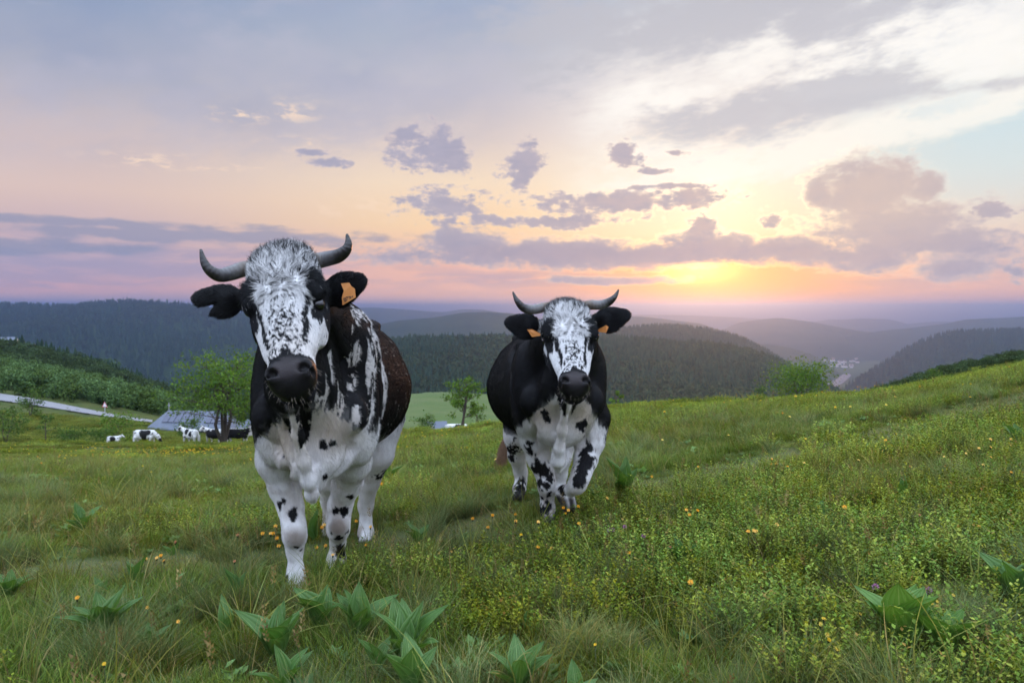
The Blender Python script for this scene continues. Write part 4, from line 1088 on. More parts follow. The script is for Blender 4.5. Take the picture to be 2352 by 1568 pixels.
def make_cow(spec_fn, coat, label, h, n_fur, seed):
    S = spec_fn(); V, F = build_cow(S, h)
    N = vnormals(V, F)
    base = Vector((float(S['torso']['o'][0] + S['tax'][0] * .3), float(S['torso']['o'][1] + .3), 0)); base.z = gz(base.x, base.y)
    B = np.array(base)
    root = empty('cow', base); tag(root, label, 'cow', 'two cows facing the camera')
    col, b = coat(S, V, False)
    t, l, f, s, tl, z = coords(S, V); head, we, _ = regions(S, V)
    pad = sstep(.845, .875, t + .02 * (np.abs(l) < .02)) * sstep(-.035, -.015, f) * sstep(.085, .07, np.abs(l)) * head
    n = fbm(V * 60, 2)
    col = col + (PAD * (.7 + .8 * n[:, None]) + np.array([.030, .023, .023]) * (sstep(.050, .072, f) * sstep(.05, .035, np.abs(l)) * pad)[:, None] - col) * pad[:, None]  # dark pad, with a highlight painted on the ridge between the nostrils
    rough = .75 - .33 * pad
    me = mesh_from('cow_body', V - B, F)
    set_attr(me, 'col', np.concatenate([col, np.ones((len(V), 1))], 1), 'FLOAT_COLOR'); set_attr(me, 'rough', rough)
    obj('body', me, M_skin, root)
    # fur
    hw = 1 + 2.2 * head + 2.0 * we
    hw = hw * (1 - .97 * pad) * np.where(z < gz(base.x, base.y) - .25, .3, 1)
    P, NN = sample_surface(V, F, N, n_fur, hw, seed)
    fl, head_, we_, t_, l_, f_ = fur_flow(S, P, NN)
    g = np.random.default_rng(seed + 1)
    cc, bb = coat(S, P, True)
    pd = sstep(.845, .875, t_) * sstep(-.035, -.015, f_) * head_
    cc = cc * g.uniform(.72, 1.18, (len(P), 1))
    er = np.min([np.linalg.norm(P - p_, axis=1) for p_, r_ in S['eyes']], axis=0)
    fore = head_ * sstep(.42, .15, t_) * sstep(-.06, .0, f_ + .1 * sstep(.0, -.1, t_)) * sstep(.15, .12, np.abs(l_))
    zl = P[:, 2] - base.z
    ln = (.012 + .010 * g.random(len(P))) * (.55 + .45 * sstep(.35, .65, zl)) * (1 - .5 * head_ * sstep(.40, .55, t_)) + fore * (.008 + .016 * g.random(len(P)))
    ln = ln * (1 - .5 * we_) + we_ * .003 + head_ * sstep(-.02, -.10, t_) * sstep(-.12, -.02, f_) * .016 * g.random(len(P))
    lift = .20 + .20 * g.random(len(P)) + fore * .12 + we_ * .2
    d = fl + NN * lift[:, None]; d /= np.linalg.norm(d, axis=1, keepdims=True)
    keep = (g.random(len(P)) > pd) & (er > .027)
    rad = np.full(len(P), .00050) + fore * .0001
    hair_obj('fur', (P - B)[keep], d[keep], NN[keep], ln[keep], rad[keep], cc[keep], root, seed=seed)
    # whiskers on lips and chin
    hd = S['head']; k = S['hscale']
    wm = (t > .88) & (f < .02) & (head > .5)
    if wm.any():
        nw = 70; i = g.choice(np.where(wm)[0], nw)
        dw = N[i] + hd['ax'] * .9 + g.normal(0, .2, (nw, 3)); dw /= np.linalg.norm(dw, axis=1, keepdims=True)
        hair_obj('whiskers', V[i] - B, dw, N[i], g.uniform(.010, .032, nw), np.full(nw, .00026), np.tile(np.array([[.50, .42, .34]]), (nw, 1)), root, seed=seed + 5)
    # tuft on the poll
    tm = (t < .03) & (f > -.07) & (head > .5) & (np.abs(l) < .11)
    i = g.choice(np.where(tm)[0], 2600)
    dw = N[i] * .55 - hd['ax'] * .8 + hd['rt'] * (l[i] * 4)[:, None] + g.normal(0, .28, (2600, 3)); dw /= np.linalg.norm(dw, axis=1, keepdims=True)
    tc = np.where(g.random((2600, 1)) < .82, BLACK * 1.6, WHITE * .8)
    hair_obj('poll_tuft', V[i] - B, dw, N[i], g.uniform(.012, .036, 2600), np.full(2600, .00045), tc, root, seed=seed + 6)
    for hn in S['horns']:
        v, fc, u = tube([(p - B, r) for p, r in hn])
        me = mesh_from('horn', v, fc); set_attr(me, 'u', u); obj('horn', me, M_horn, root)
    for (p, r) in S['eyes']:
        bm = bmesh.new(); bmesh.ops.create_uvsphere(bm, u_segments=20, v_segments=12, radius=r); me = bpy.data.meshes.new('eye'); bm.to_mesh(me); bm.free()
        obj('eye', me, M_eye, root, loc=Vector(p) - base)
    return S, root, base, g
N_FUR = 260000
S1, cow1, base1, g1 = make_cow(cow_left_spec, coat_left, 'large black and white speckled cow standing nearest, on the left, with a notched ear', .008, N_FUR, 21)
# orange tag with its number in the near ear
tc = [A3(783, 651, 2.675), A3(802, 649, 2.675), A3(807, 657, 2.672), A3(815, 663, 2.672), A3(817, 683, 2.672), A3(787, 701, 2.672), A3(785, 683, 2.672), A3(790, 668, 2.672)]
to, tn = ear_tag(cow1, tc, base1)
def tag_text(txt, at_px, parent, base, nrm, xdir, size):
    cu = bpy.data.curves.new('tag_text', 'FONT'); cu.body = txt; cu.size = size; cu.align_x = 'CENTER'; cu.align_y = 'CENTER'; cu.extrude = .0003; cu.offset = .0007
    tmp = bpy.data.objects.new('tag_text', cu); COL.objects.link(tmp)
    me = bpy.data.meshes.new_from_object(tmp.evaluated_get(bpy.context.evaluated_depsgraph_get())); bpy.data.objects.remove(tmp)
    me.materials.clear(); o = obj('tag_number', me, M_ink, parent, smooth_=False)
    X = Vector(xdir); X = (X - nrm * X.dot(nrm)).normalized(); Y = nrm.cross(X)
    M = Matrix((X, Y, nrm)).transposed().to_4x4(); M.translation = Vector(at_px) - base + nrm * .0022
    o.matrix_local = M
tag_text('0357', A3(801, 684, 2.672), to, base1, tn, A3(815, 674, 2.672) - A3(787, 692, 2.672), .0195)
S2, cow2, base2, g2 = make_cow(cow_right_spec, coat_right, 'smaller dark cow with white speckled face walking towards the camera, one foreleg raised', .009, 200000, 41)
ear_tag(cow2, [A3(1211, 757, 3.895), A3(1222, 756, 3.895), A3(1241, 766, 3.88), A3(1241, 771, 3.88), A3(1222, 774, 3.895)], base2)
ear_tag(cow2, [A3(1369, 759, 3.93), A3(1392, 747, 3.90), A3(1398, 751, 3.90), A3(1392, 764, 3.90), A3(1374, 762, 3.93)], base2)
# bushy end of the walking cow's tail
n = 5000; gg = np.random.default_rng(77)
p0 = A3(1161, 1005, 5.95); p1 = A3(1153, 1040, 5.92)
u = gg.random((n, 1)); th = gg.uniform(0, 6.283, (n, 1)); rr = .015 * (1 - u * .3)
out = np.concatenate([np.cos(th), np.sin(th), 0 * th], 1)
P = p0 + (p1 - p0) * u + out * rr
d = out * gg.uniform(.1, .55, (n, 1)) + np.array([-.12, 0, -1]); d /= np.linalg.norm(d, axis=1, keepdims=True)
tcol = np.array([.23, .14, .08]) * gg.uniform(.5, 1.7, (n, 1))
hair_obj('tail_switch', P - np.array(base2), d, out, gg.uniform(.06, .13, n), np.full(n, .0007), tcol, cow2, seed=78)
# ================================================================== plants
def leaf_mat(name, tint=(1, 1, 1), rough=.55, trans=.30, var=.35, vary=True, patch=False):
    """leaf colour from the mesh, varied from plant to plant; light also comes through"""
    m, nt, b = new_mat(name)
    c = attr(nt, 'col', 0)
    if vary:
        n = nt.nodes.new('ShaderNodeObjectInfo'); r = Sock(nt, n.outputs['Random'])
        hs = nt.nodes.new('ShaderNodeHueSaturation'); put(nt, hs.inputs['Color'], c)
        put(nt, hs.inputs['Value'], r * var * 2 + (1 - var)); put(nt, hs.inputs['Hue'], r * .03 + .485); put(nt, hs.inputs['Saturation'], r * -.2 + 1.0)
        c = Sock(nt, hs.outputs[0])
    if patch:
        ge = nt.nodes.new('ShaderNodeNewGeometry'); pos = Sock(nt, ge.outputs['Position'])
        p1 = noise(nt, pos, .55, 3, .6); p2 = noise(nt, pos, 1.7, 2, .6)
        c = mixc(nt, smooth(p1, .45, .68) * .6, c, mixc(nt, 1.0, c, (1.40, 1.14, .8, 1), 'MULTIPLY'))
        c = mixc(nt, smooth(p2, .52, .74) * .55, c, mixc(nt, 1.0, c, (.62, .66, .8, 1), 'MULTIPLY'))
    c = mixc(nt, 1.0, c, (*tint, 1), 'MULTIPLY')
    put(nt, b.inputs['Base Color'], c); b.inputs['Roughness'].default_value = rough; b.inputs['Specular IOR Level'].default_value = .12
    t = nt.nodes.new('ShaderNodeBsdfTranslucent'); put(nt, t.inputs[0], mixc(nt, 1.0, c, (1.25, 1.15, .55, 1), 'MULTIPLY'))
    mx = nt.nodes.new('ShaderNodeMixShader'); mx.inputs[0].default_value = trans
    nt.links.new(b.outputs[0], mx.inputs[1]); nt.links.new(t.outputs[0], mx.inputs[2])
    nt.links.new(mx.outputs[0], nt.nodes['Material Output'].inputs[0])
    return m
M_grass = leaf_mat('grass_blades', tint=(1.06, 1.06, .74), trans=.30, patch=True)
M_heath = leaf_mat('heath_leaves', tint=(1.08, 1.05, .75), rough=.5, trans=.28, patch=True)
M_tree = leaf_mat('tree_leaves', trans=.35, vary=False)
M_wood_f = leaf_mat('wood_foliage', trans=.10, rough=.8, var=.35)
M_gent = leaf_mat('gentian_leaf', rough=.42, trans=.22, var=.18)
M_bark = simple_mat('bark_grey', (.085, .070, .058), .9, .2)
M_stem = simple_mat('flower_stem', (.10, .12, .05), .7, .3)

PROTO = bpy.data.collections.new('plant_prototypes')          # never linked: only instanced
def proto_obj(name, V, F, C, mat):
    me = mesh_from(name, V, F); set_attr(me, 'col', np.concatenate([C, np.ones((len(C), 1))], 1), 'FLOAT_COLOR')
    me.materials.append(mat); return bpy.data.objects.new(name, me)

def blades(n, spread, h0, h1, w, lean, g, cols, straw=.045, segs=3, droop=.5):
    """a tuft of curved tapering blades"""
    V = []; F = []; C = []
    base = len(V)
    for i in range(n):
        a = g.uniform(0, 6.283); r = spread * math.sqrt(g.random()); x, y = r * math.cos(a), r * math.sin(a)
        hgt = g.uniform(h0, h1); d = a + g.normal(0, .9); ln = lean * g.uniform(.2, 1.3)
        yaw = g.uniform(0, 3.14); wx, wy = math.cos(yaw) * w * .5, math.sin(yaw) * w * .5
        col = np.array(cols[g.integers(len(cols))]) * g.uniform(.75, 1.25)
        if g.random() < straw: col = np.array([.30, .24, .12]) * g.uniform(.6, 1.2)
        k0 = len(V)
        for s in range(segs + 1):
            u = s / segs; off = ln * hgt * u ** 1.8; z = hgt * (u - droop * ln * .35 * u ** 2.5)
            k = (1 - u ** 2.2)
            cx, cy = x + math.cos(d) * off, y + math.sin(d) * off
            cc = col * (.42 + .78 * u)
            if s < segs:
                V += [(cx - wx * k, cy - wy * k, z), (cx + wx * k, cy + wy * k, z)]; C += [cc, cc]
            else:
                V.append((cx, cy, z)); C.append(cc)
        for s in range(segs - 1): F.append((k0 + 2 * s, k0 + 2 * s + 1, k0 + 2 * s + 3, k0 + 2 * s + 2))
        F.append((k0 + 2 * segs - 2, k0 + 2 * segs - 1, k0 + 2 * segs))
    return np.array(V), F, np.array(C)

def heath(n_stem, g, h0=.07, h1=.17, leaf=.0135, spread=.09, cols=None, per=16):
    """bilberry: twiggy stems with small oval leaves, paler and redder at the tips"""
    V = []; F = []; C = []
    for i in range(n_stem):
        a = g.uniform(0, 6.283); r = spread * math.sqrt(g.random()); x, y = r * math.cos(a), r * math.sin(a); hh = g.uniform(h0, h1)
        dx, dy = g.normal(0, .25), g.normal(0, .25)
        k = len(V); V += [(x - .001, y, 0), (x + .001, y, 0), (x + dx * hh, y + dy * hh, hh)]; F.append((k, k + 1, k + 2)); C += [np.array([.07, .05, .025])] * 3
        base = np.array(cols[g.integers(len(cols))]) * g.uniform(.8, 1.2)
        red = g.random() < .05
        for j in range(per):
            u = .25 + .78 * (j + g.random()) / per; p = np.array([x + dx * hh * u, y + dy * hh * u, hh * u])
            th = j * 2.4 + g.normal(0, .4); el = g.uniform(.15, .95)
            d = np.array([math.cos(th) * math.cos(el), math.sin(th) * math.cos(el), math.sin(el)]); sd = np.array([-math.sin(th), math.cos(th), 0])
            L = leaf * g.uniform(.7, 1.3); W = L * .34
            nn = np.cross(d, sd) * L * .10
            k = len(V); V += [p, p + d * L * .45 + sd * W + nn, p + d * L, p + d * L * .45 - sd * W + nn]; F.append((k, k + 1, k + 2, k + 3))
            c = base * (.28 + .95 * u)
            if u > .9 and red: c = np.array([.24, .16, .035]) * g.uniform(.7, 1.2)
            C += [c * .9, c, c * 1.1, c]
    return np.array(V), F, np.array(C)

g = np.random.default_rng(3)
GREEN = [(.112, .190, .016), (.140, .200, .018), (.080, .165, .020), (.175, .210, .024), (.105, .178, .032)]
PALE = [(.19, .22, .050), (.205, .22, .055), (.16, .20, .055)]
HEATHC = [(.120, .205, .010), (.165, .235, .012), (.085, .165, .012), (.19, .23, .016)]
def combine(items):
    """items: (clump, x, y, yaw, scale); one mesh out of many clumps"""
    V = []; F = []; C = []; k = 0
    for (v, f, c), x, y, a, s in items:
        ca, sa = math.cos(a) * s, math.sin(a) * s
        V.append(np.stack([v[:, 0] * ca - v[:, 1] * sa + x, v[:, 0] * sa + v[:, 1] * ca + y, v[:, 2] * s], -1)); C.append(c * g.uniform(.8, 1.2))
        F += [tuple(q + k for q in ff) for ff in f]; k += len(v)
    return np.concatenate(V), F, np.concatenate(C)
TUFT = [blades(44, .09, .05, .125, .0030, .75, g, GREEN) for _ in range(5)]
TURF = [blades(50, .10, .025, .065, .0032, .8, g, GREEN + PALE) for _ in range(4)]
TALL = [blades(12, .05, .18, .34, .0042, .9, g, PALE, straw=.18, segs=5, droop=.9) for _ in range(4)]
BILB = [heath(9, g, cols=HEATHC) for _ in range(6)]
FESC = [blades(70, .05, .09, .18, .0018, 1.0, g, [(.13, .19, .09), (.11, .17, .08)], straw=.15, segs=4) for _ in range(3)]
STRAW = [blades(12, .08, .05, .22, .0018, 1.1, g, [(.26, .20, .11), (.20, .15, .09)], straw=.5, segs=4) for _ in range(2)]
HERB = [heath(3, g, .02, .06, .045, .05, [(.095, .19, .075), (.12, .21, .07)], per=5) for _ in range(3)]
MOUND = [heath(55, g, .07, .20, .032, .26, HEATHC, per=9) for _ in range(4)]
COARSE = [blades(52, .30, .05, .13, .012, .7, g, GREEN + PALE, segs=2) for _ in range(4)]
def tile(size, mix, s0=.8, s1=1.2):
    it = []
    for lst, n in mix:
        for _ in range(n):
            it.append((lst[g.integers(len(lst))], g.uniform(-.5, .5) * size, g.uniform(-.5, .5) * size, g.uniform(0, 6.28), g.uniform(s0, s1)))
    return combine(it)
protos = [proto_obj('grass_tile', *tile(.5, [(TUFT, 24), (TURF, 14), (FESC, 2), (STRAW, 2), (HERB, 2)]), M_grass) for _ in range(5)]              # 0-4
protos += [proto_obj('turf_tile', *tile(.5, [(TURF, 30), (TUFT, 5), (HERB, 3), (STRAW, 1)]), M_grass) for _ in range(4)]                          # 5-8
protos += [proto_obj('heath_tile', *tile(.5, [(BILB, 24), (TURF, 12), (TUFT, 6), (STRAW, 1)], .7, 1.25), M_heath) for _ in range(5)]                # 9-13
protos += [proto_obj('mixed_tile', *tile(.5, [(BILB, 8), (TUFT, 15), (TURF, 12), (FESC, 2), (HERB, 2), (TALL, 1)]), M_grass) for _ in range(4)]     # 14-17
protos += [proto_obj('far_grass_tile', *tile(2.0, [(COARSE, 30)]), M_grass) for _ in range(4)]                                                       # 18-21
protos += [proto_obj('far_heath_tile', *tile(2.0, [(COARSE, 20), (MOUND, 9)]), M_heath) for _ in range(4)]                                           # 22-25
protos += [proto_obj('tall', *q, M_grass) for q in TALL]                                                                                             # 26-29
protos += [proto_obj('sprig', *q, M_heath) for q in BILB]                                                                                            # 30-35
protos += [proto_obj('tussock', *tile(.10, [(FESC, 4)]), M_grass) for q in range(3)]                                                                 # 36-38
protos += [proto_obj('mound', *q, M_heath) for q in MOUND]                                                                                             # 39-42
WORN = [blades(34, .10, .012, .04, .0032, .9, g, [(.17, .21, .06), (.20, .21, .08), (.12, .19, .04)], straw=.2) for _ in range(3)]
protos += [proto_obj('path_tile', *tile(.5, [(WORN, 34), (STRAW, 1)]), M_grass) for _ in range(3)]   # 43-45
def seedhead():
    """a thin stalk with a brown panicle"""
    V, F, C = blades(4, .03, .22, .36, .0016, .45, g, [(.22, .19, .10), (.17, .19, .07)], straw=.4, segs=4, droop=.4)
    V = list(map(tuple, V)); F = list(F); C = list(C)
    tips = [i for f_ in F if len(f_) == 3 for i in (f_[2],)]
    for t_ in tips:
        x, y, z = V[t_]
        for q in range(12):
            a = q * 2.4; r = .006 + .004 * g.random(); zz = z - .045 * q / 12; k = len(V); cc = np.array([.19, .14, .075]) * g.uniform(.6, 1.5)
            V += [(x, y, zz), (x + r * math.cos(a), y + r * math.sin(a), zz + .006), (x + r * .6 * math.cos(a + .5), y + r * .6 * math.sin(a + .5), zz - .004)]; F.append((k, k + 1, k + 2)); C += [cc] * 3
    return np.array(V), F, np.array(C)
protos += [proto_obj('seed_stalks', *seedhead(), M_grass) for _ in range(3)]   # 46-48
for k, o in enumerate(protos):
    o.name = 'p%02d_' % k + o.name; PROTO.objects.link(o)

def scatter(name, coll, P, rot, scl, idx, kind='stuff', label=None, cat=None):
    me = bpy.data.meshes.new(name); me.vertices.add(len(P)); me.vertices.foreach_set('co', np.asarray(P, np.float32).ravel())
    set_attr(me, 'rot', rot, 'FLOAT_VECTOR'); set_attr(me, 'scl', scl)
    a = me.attributes.new('idx', 'INT', 'POINT'); a.data.foreach_set('value', np.asarray(idx, np.int32))
    o = bpy.data.objects.new(name, me); COL.objects.link(o)
    ng = bpy.data.node_groups.new(name + '_nodes', 'GeometryNodeTree')
    ng.interface.new_socket('Geometry', in_out='INPUT', socket_type='NodeSocketGeometry'); ng.interface.new_socket('Geometry', in_out='OUTPUT', socket_type='NodeSocketGeometry')
    N = ng.nodes.new; L = ng.links.new
    i, out = N('NodeGroupInput'), N('NodeGroupOutput'); iop = N('GeometryNodeInstanceOnPoints'); ci = N('GeometryNodeCollectionInfo')
    ci.inputs['Collection'].default_value = coll; ci.inputs['Separate Children'].default_value = True; ci.inputs['Reset Children'].default_value = True
    def na(nm, typ):
        q = N('GeometryNodeInputNamedAttribute'); q.data_type = typ; q.inputs['Name'].default_value = nm; return q.outputs['Attribute']
    L(i.outputs[0], iop.inputs['Points']); L(ci.outputs[0], iop.inputs['Instance']); iop.inputs['Pick Instance'].default_value = True
    L(na('idx', 'INT'), iop.inputs['Instance Index']); L(na('rot', 'FLOAT_VECTOR'), iop.inputs['Rotation']); L(na('scl', 'FLOAT'), iop.inputs['Scale'])
    L(iop.outputs[0], out.inputs[0])
    md = o.modifiers.new('scatter', 'NODES'); md.node_group = ng
    tag(o, label, cat, kind=kind)
    return o

def area_points(n, ya, yb, t0=-.80, t1=.80, g=None, pw=1.0):
    """points spread over the meadow wedge in front of the camera"""
    Y = (ya ** (pw + 1) + (yb ** (pw + 1) - ya ** (pw + 1)) * g.random(n)) ** (1 / (pw + 1))
    T = g.uniform(t0, t1, n); return T * np.maximum(Y, 2.2), Y

def heath_mask(X, Y):
    p = np.stack([X, Y * 1.0, 0 * X], -1)
    n = .55 * fbm(p * .55 + 40, 3) + .45 * fbm(p * 1.7 + 21, 3) + .055 * np.tanh(X * .7 + .3) + .10 * np.exp(-((Y - 3.0) / 1.0) ** 2) * (X > -.8)
    return n

def cow_clear(X, Y):
    """turf is short where the cows tread"""
    return np.ones(len(X), bool)

def tilt_euler(X, Y, yaw, e=.25):
    """stand tiles square to the slope"""
    zx = (ground(X + e, Y) - ground(X - e, Y)) / (2 * e); zy = (ground(X, Y + e) - ground(X, Y - e)) / (2 * e)
    out = []
    for a, b, w in zip(zx, zy, yaw):
        q = Vector((0, 0, 1)).rotation_difference(Vector((-a, -b, 1)).normalized()) @ Euler((0, 0, w)).to_quaternion()
        out.append(q.to_euler())
    return np.array(out)

def meadow_plants():
    g = np.random.default_rng(17)
    P = []; R = []; Sx = []; I = []
    def add(X, Y, idx, smin, smax, tilt=.0, sink=.008, e=.25):
        n = len(X)
        if n == 0: return
        P.append(np.stack([X, Y, ground(X, Y) - sink], -1))
        r = tilt_euler(X, Y, g.uniform(0, 6.283, n), e)
        if tilt: r[:, :2] += g.normal(0, tilt, (n, 2))
        R.append(r); Sx.append(g.uniform(smin, smax, n)); I.append(np.asarray(idx))
    def pick(lst, n): return np.asarray(lst)[g.integers(0, len(lst), n)]
    def grid(ya, yb, step, tmax=.80):
        X, Y = [], []
        y = ya
        while y < yb:
            w = tmax * max(y, 2.3) + step
            xs = np.arange(-w, w, step); X.append(xs + g.uniform(-.3, .3, len(xs)) * step); Y.append(y + g.uniform(-.3, .3, len(xs)) * step); y += step
        return np.concatenate(X), np.concatenate(Y)
    for (ya, yb, step, k) in [(1.4, 6, .36, .95), (6, 10, .42, 1.1), (10, 16, .55, 1.4)]:
        X, Y = grid(ya, yb, step); pm = path_mask(X, Y); hm = heath_mask(X, Y) + g.normal(0, .02, len(X))
        tu = fbm(np.stack([X, Y, 0 * X], -1) * 1.1 + 70, 2)
        idx = np.where(hm > .61, pick(range(9, 14), len(X)), np.where(hm > .565, pick(range(14, 18), len(X)), np.where(tu > .50, pick(range(0, 5), len(X)), pick([0, 5, 6, 7, 8], len(X)))))
        idx = np.where(pm > .12, pick(range(5, 9), len(X)), idx); idx = np.where(pm > .45, pick(range(43, 46), len(X)), idx)
        kk = pm < 1.02 + 0 * pm
        sc = np.where((pm[kk] > .12) & (pm[kk] < .45), .55, 1)
        n0 = len(Sx); add(X[kk], Y[kk], idx[kk], .85 * k, 1.15 * k); Sx[-1] = Sx[-1] * sc
    for (ya, yb, n, k) in [(1.5, 6, 380, 1.0), (6, 14, 560, 1.2)]:
        X, Y = area_points(n // 4, ya, yb, g=g); kk = path_mask(X, Y) < .4; add(X[kk], Y[kk], pick(range(46, 49), kk.sum()), .75 * k, 1.2 * k, .15)
        X, Y = area_points(n, ya, yb, g=g); kk = path_mask(X, Y) < .25; add(X[kk], Y[kk], pick(range(26, 30), kk.sum()), .7 * k, 1.15 * k, .2)
        X, Y = area_points(n * 2, ya, yb, g=g); kk = (path_mask(X, Y) < .25) & (heath_mask(X, Y) > .57); add(X[kk], Y[kk], pick(range(30, 36), kk.sum()), .9 * k, 1.25 * k, .2)
        X, Y = area_points(n // 2, ya, yb, g=g); add(X, Y, pick(range(36, 39), len(X)), .7 * k, 1.3 * k, .15)
    X, Y = area_points(420, 7, 16, g=g); kk = (heath_mask(X, Y) > .55); add(X[kk], Y[kk], pick(range(39, 43), kk.sum()), .6, .9, .1)
    for (ya, yb, step, k) in [(15, 26, 1.25, .75), (26, 45, 1.8, 1.1), (45, 72, 2.5, 1.6)]:
        X, Y = grid(ya, yb, step); hm = heath_mask(X, Y) + g.normal(0, .03, len(X))
        idx = np.where(hm > .55, pick(range(22, 26), len(X)), pick(range(18, 22), len(X)))
        add(X, Y, idx, .85 * k, 1.15 * k, e=.8)
    X, Y = area_points(1000, 72, 98, t0=-.85, t1=-.3, g=g); add(X, Y, pick(range(18, 22), len(X)), 1.6, 2.4, e=1.)
    scatter('grass', PROTO, np.concatenate(P), np.concatenate(R), np.concatenate(Sx), np.concatenate(I), 'stuff', 'meadow grass, bilberry and small herbs covering the pasture', 'grass')
meadow_plants()
# ================================================================== broad-leaved gentians, one plant at a time
def gentian_leaf(arch, cup, fold, wide, twist=0.0, mat=None):
    """unit-length leaf along +x, upper face +z; u runs along it, v across it"""
    nu, nv = 9, 6; V = []; U = []; W = []
    for i in range(nu + 1):
        u = i / nu; w = wide * (math.sin(math.pi * min(1, .10 + .90 * u) ** .85) ** .75) * (1 - u ** 6 * .6) + .012
        if i == nu: w = .003
        for j in range(nv + 1):
            v = j / nv * 2 - 1
            y = v * w; z = fold * abs(y) + cup * y * y / max(wide, .01) - arch * u * u + .006 * math.cos(v * 9.4)
            a = twist * u; V.append((u * (1 - .18 * arch * u), y * math.cos(a) - z * math.sin(a) * .2, z + y * math.sin(a) * .5)); U.append(u); W.append(v)
    F = [(i * (nv + 1) + j, (i + 1) * (nv + 1) + j, (i + 1) * (nv + 1) + j + 1, i * (nv + 1) + j + 1) for i in range(nu) for j in range(nv)]
    me = mesh_from('leaf', V, F); set_attr(me, 'u', U); set_attr(me, 'v', W); me.materials.append(mat or M_gleaf)
    me.polygons.foreach_set('use_smooth', np.ones(len(me.polygons), bool))
    return me
def gleaf_mat(name='gentian_leaf_veined', c0=(.055, .150, .030, 1), c1=(.090, .195, .040, 1), c2=(.110, .205, .055, 1)):
    m, nt, b = new_mat(name)
    u, v = attr(nt, 'u', 2), attr(nt, 'v', 2); n = nt.nodes.new('ShaderNodeObjectInfo'); r = Sock(nt, n.outputs['Random'])
    vein = smooth(nmath(nt, 'COSINE', v * 18.85), .80, 1.0); mid = smooth(v.abs(), .07, .02); rim = smooth(v.abs(), .93, .99)
    ns = noise(nt, comb(nt, u * 3, v * 2, r * 9), 2.0, 4)
    c = mixc(nt, ns, c0, c1)
    c = mixc(nt, r * .45, c, c2)
    c = mixc(nt, (vein * .28 + mid * .5 + rim * .5).min(.8), c, (.22, .33, .11, 1))
    c = mixc(nt, smooth(ns, .66, .78) * .5, c, (.16, .15, .05, 1))
    put(nt, b.inputs['Base Color'], c); b.inputs['Roughness'].default_value = .42; b.inputs['Specular IOR Level'].default_value = .35
    bu = nt.nodes.new('ShaderNodeBump'); bu.inputs['Strength'].default_value = .6; bu.inputs['Distance'].default_value = .01
    put(nt, bu.inputs['Height'], nmath(nt, 'COSINE', v * 18.85) * -.12 + ns * .15); nt.links.new(bu.outputs[0], b.inputs['Normal'])
    t = nt.nodes.new('ShaderNodeBsdfTranslucent'); put(nt, t.inputs[0], mixc(nt, 1.0, c, (1.3, 1.2, .45, 1), 'MULTIPLY'))
    mx = nt.nodes.new('ShaderNodeMixShader'); mx.inputs[0].default_value = .28
    nt.links.new(b.outputs[0], mx.inputs[1]); nt.links.new(t.outputs[0], mx.inputs[2]); nt.links.new(mx.outputs[0], nt.nodes['Material Output'].inputs[0])
    return m
M_gleaf = gleaf_mat(); M_gleaf2 = gleaf_mat('round_leaf_veined', (.070, .19, .026, 1), (.11, .24, .036, 1), (.135, .25, .055, 1))
LEAVES = [gentian_leaf(.10, .6, .35, .20), gentian_leaf(.28, .4, .28, .22, .3), gentian_leaf(.02, .9, .45, .17, -.25), gentian_leaf(.45, .3, .2, .21, .2), gentian_leaf(.16, .7, .4, .24, -.4)]
ROUND = [gentian_leaf(.08, .5, .22, .30, .15, M_gleaf2), gentian_leaf(.25, .4, .2, .27, -.3, M_gleaf2), gentian_leaf(.12, .8, .3, .24, .3, M_gleaf2)]
def gentian(px, py, hpx, nleaf, label, seed, spread=1.0, rnd=False):
    """px, py: where it stands in the photograph; hpx: its height there"""
    g = np.random.default_rng(seed); p = on_ground(px, min(py, 1640)) if py <= 1640 else on_ground(px, 1640)
    size = hpx / 1699 * p.y * 1.04; root = empty('gentian_plant', (p.x, p.y, p.z)); tag(root, label, 'plant', 'broad-leaved plants in the grass')
    a0 = g.uniform(0, 6.28)
    for k in range(nleaf):
        q = k / max(1, nleaf - 1)                       # outer leaves first
        th = a0 + k * 3.1416 + (k // 2) * 1.35 + g.normal(0, .22)
        el = math.radians(np.interp(q, [0, .5, 1], [62, 74, 85]) + g.normal(0, 7)) ; el = max(.25, el / (spread ** .5))
        me = (ROUND if rnd else LEAVES)[g.integers(3 if rnd else 5)]
        o = bpy.data.objects.new('leaf', me); COL.objects.link(o); o.parent = root
        ln = size * np.interp(q, [0, .5, 1], [.95, 1.1, .92]) * g.uniform(.82, 1.12)
        o.rotation_euler = (g.normal(0, .15), -el, th); o.scale = (ln, ln, ln); o.location = (math.cos(th) * .012, math.sin(th) * .012, .035 + .10 * size * q)
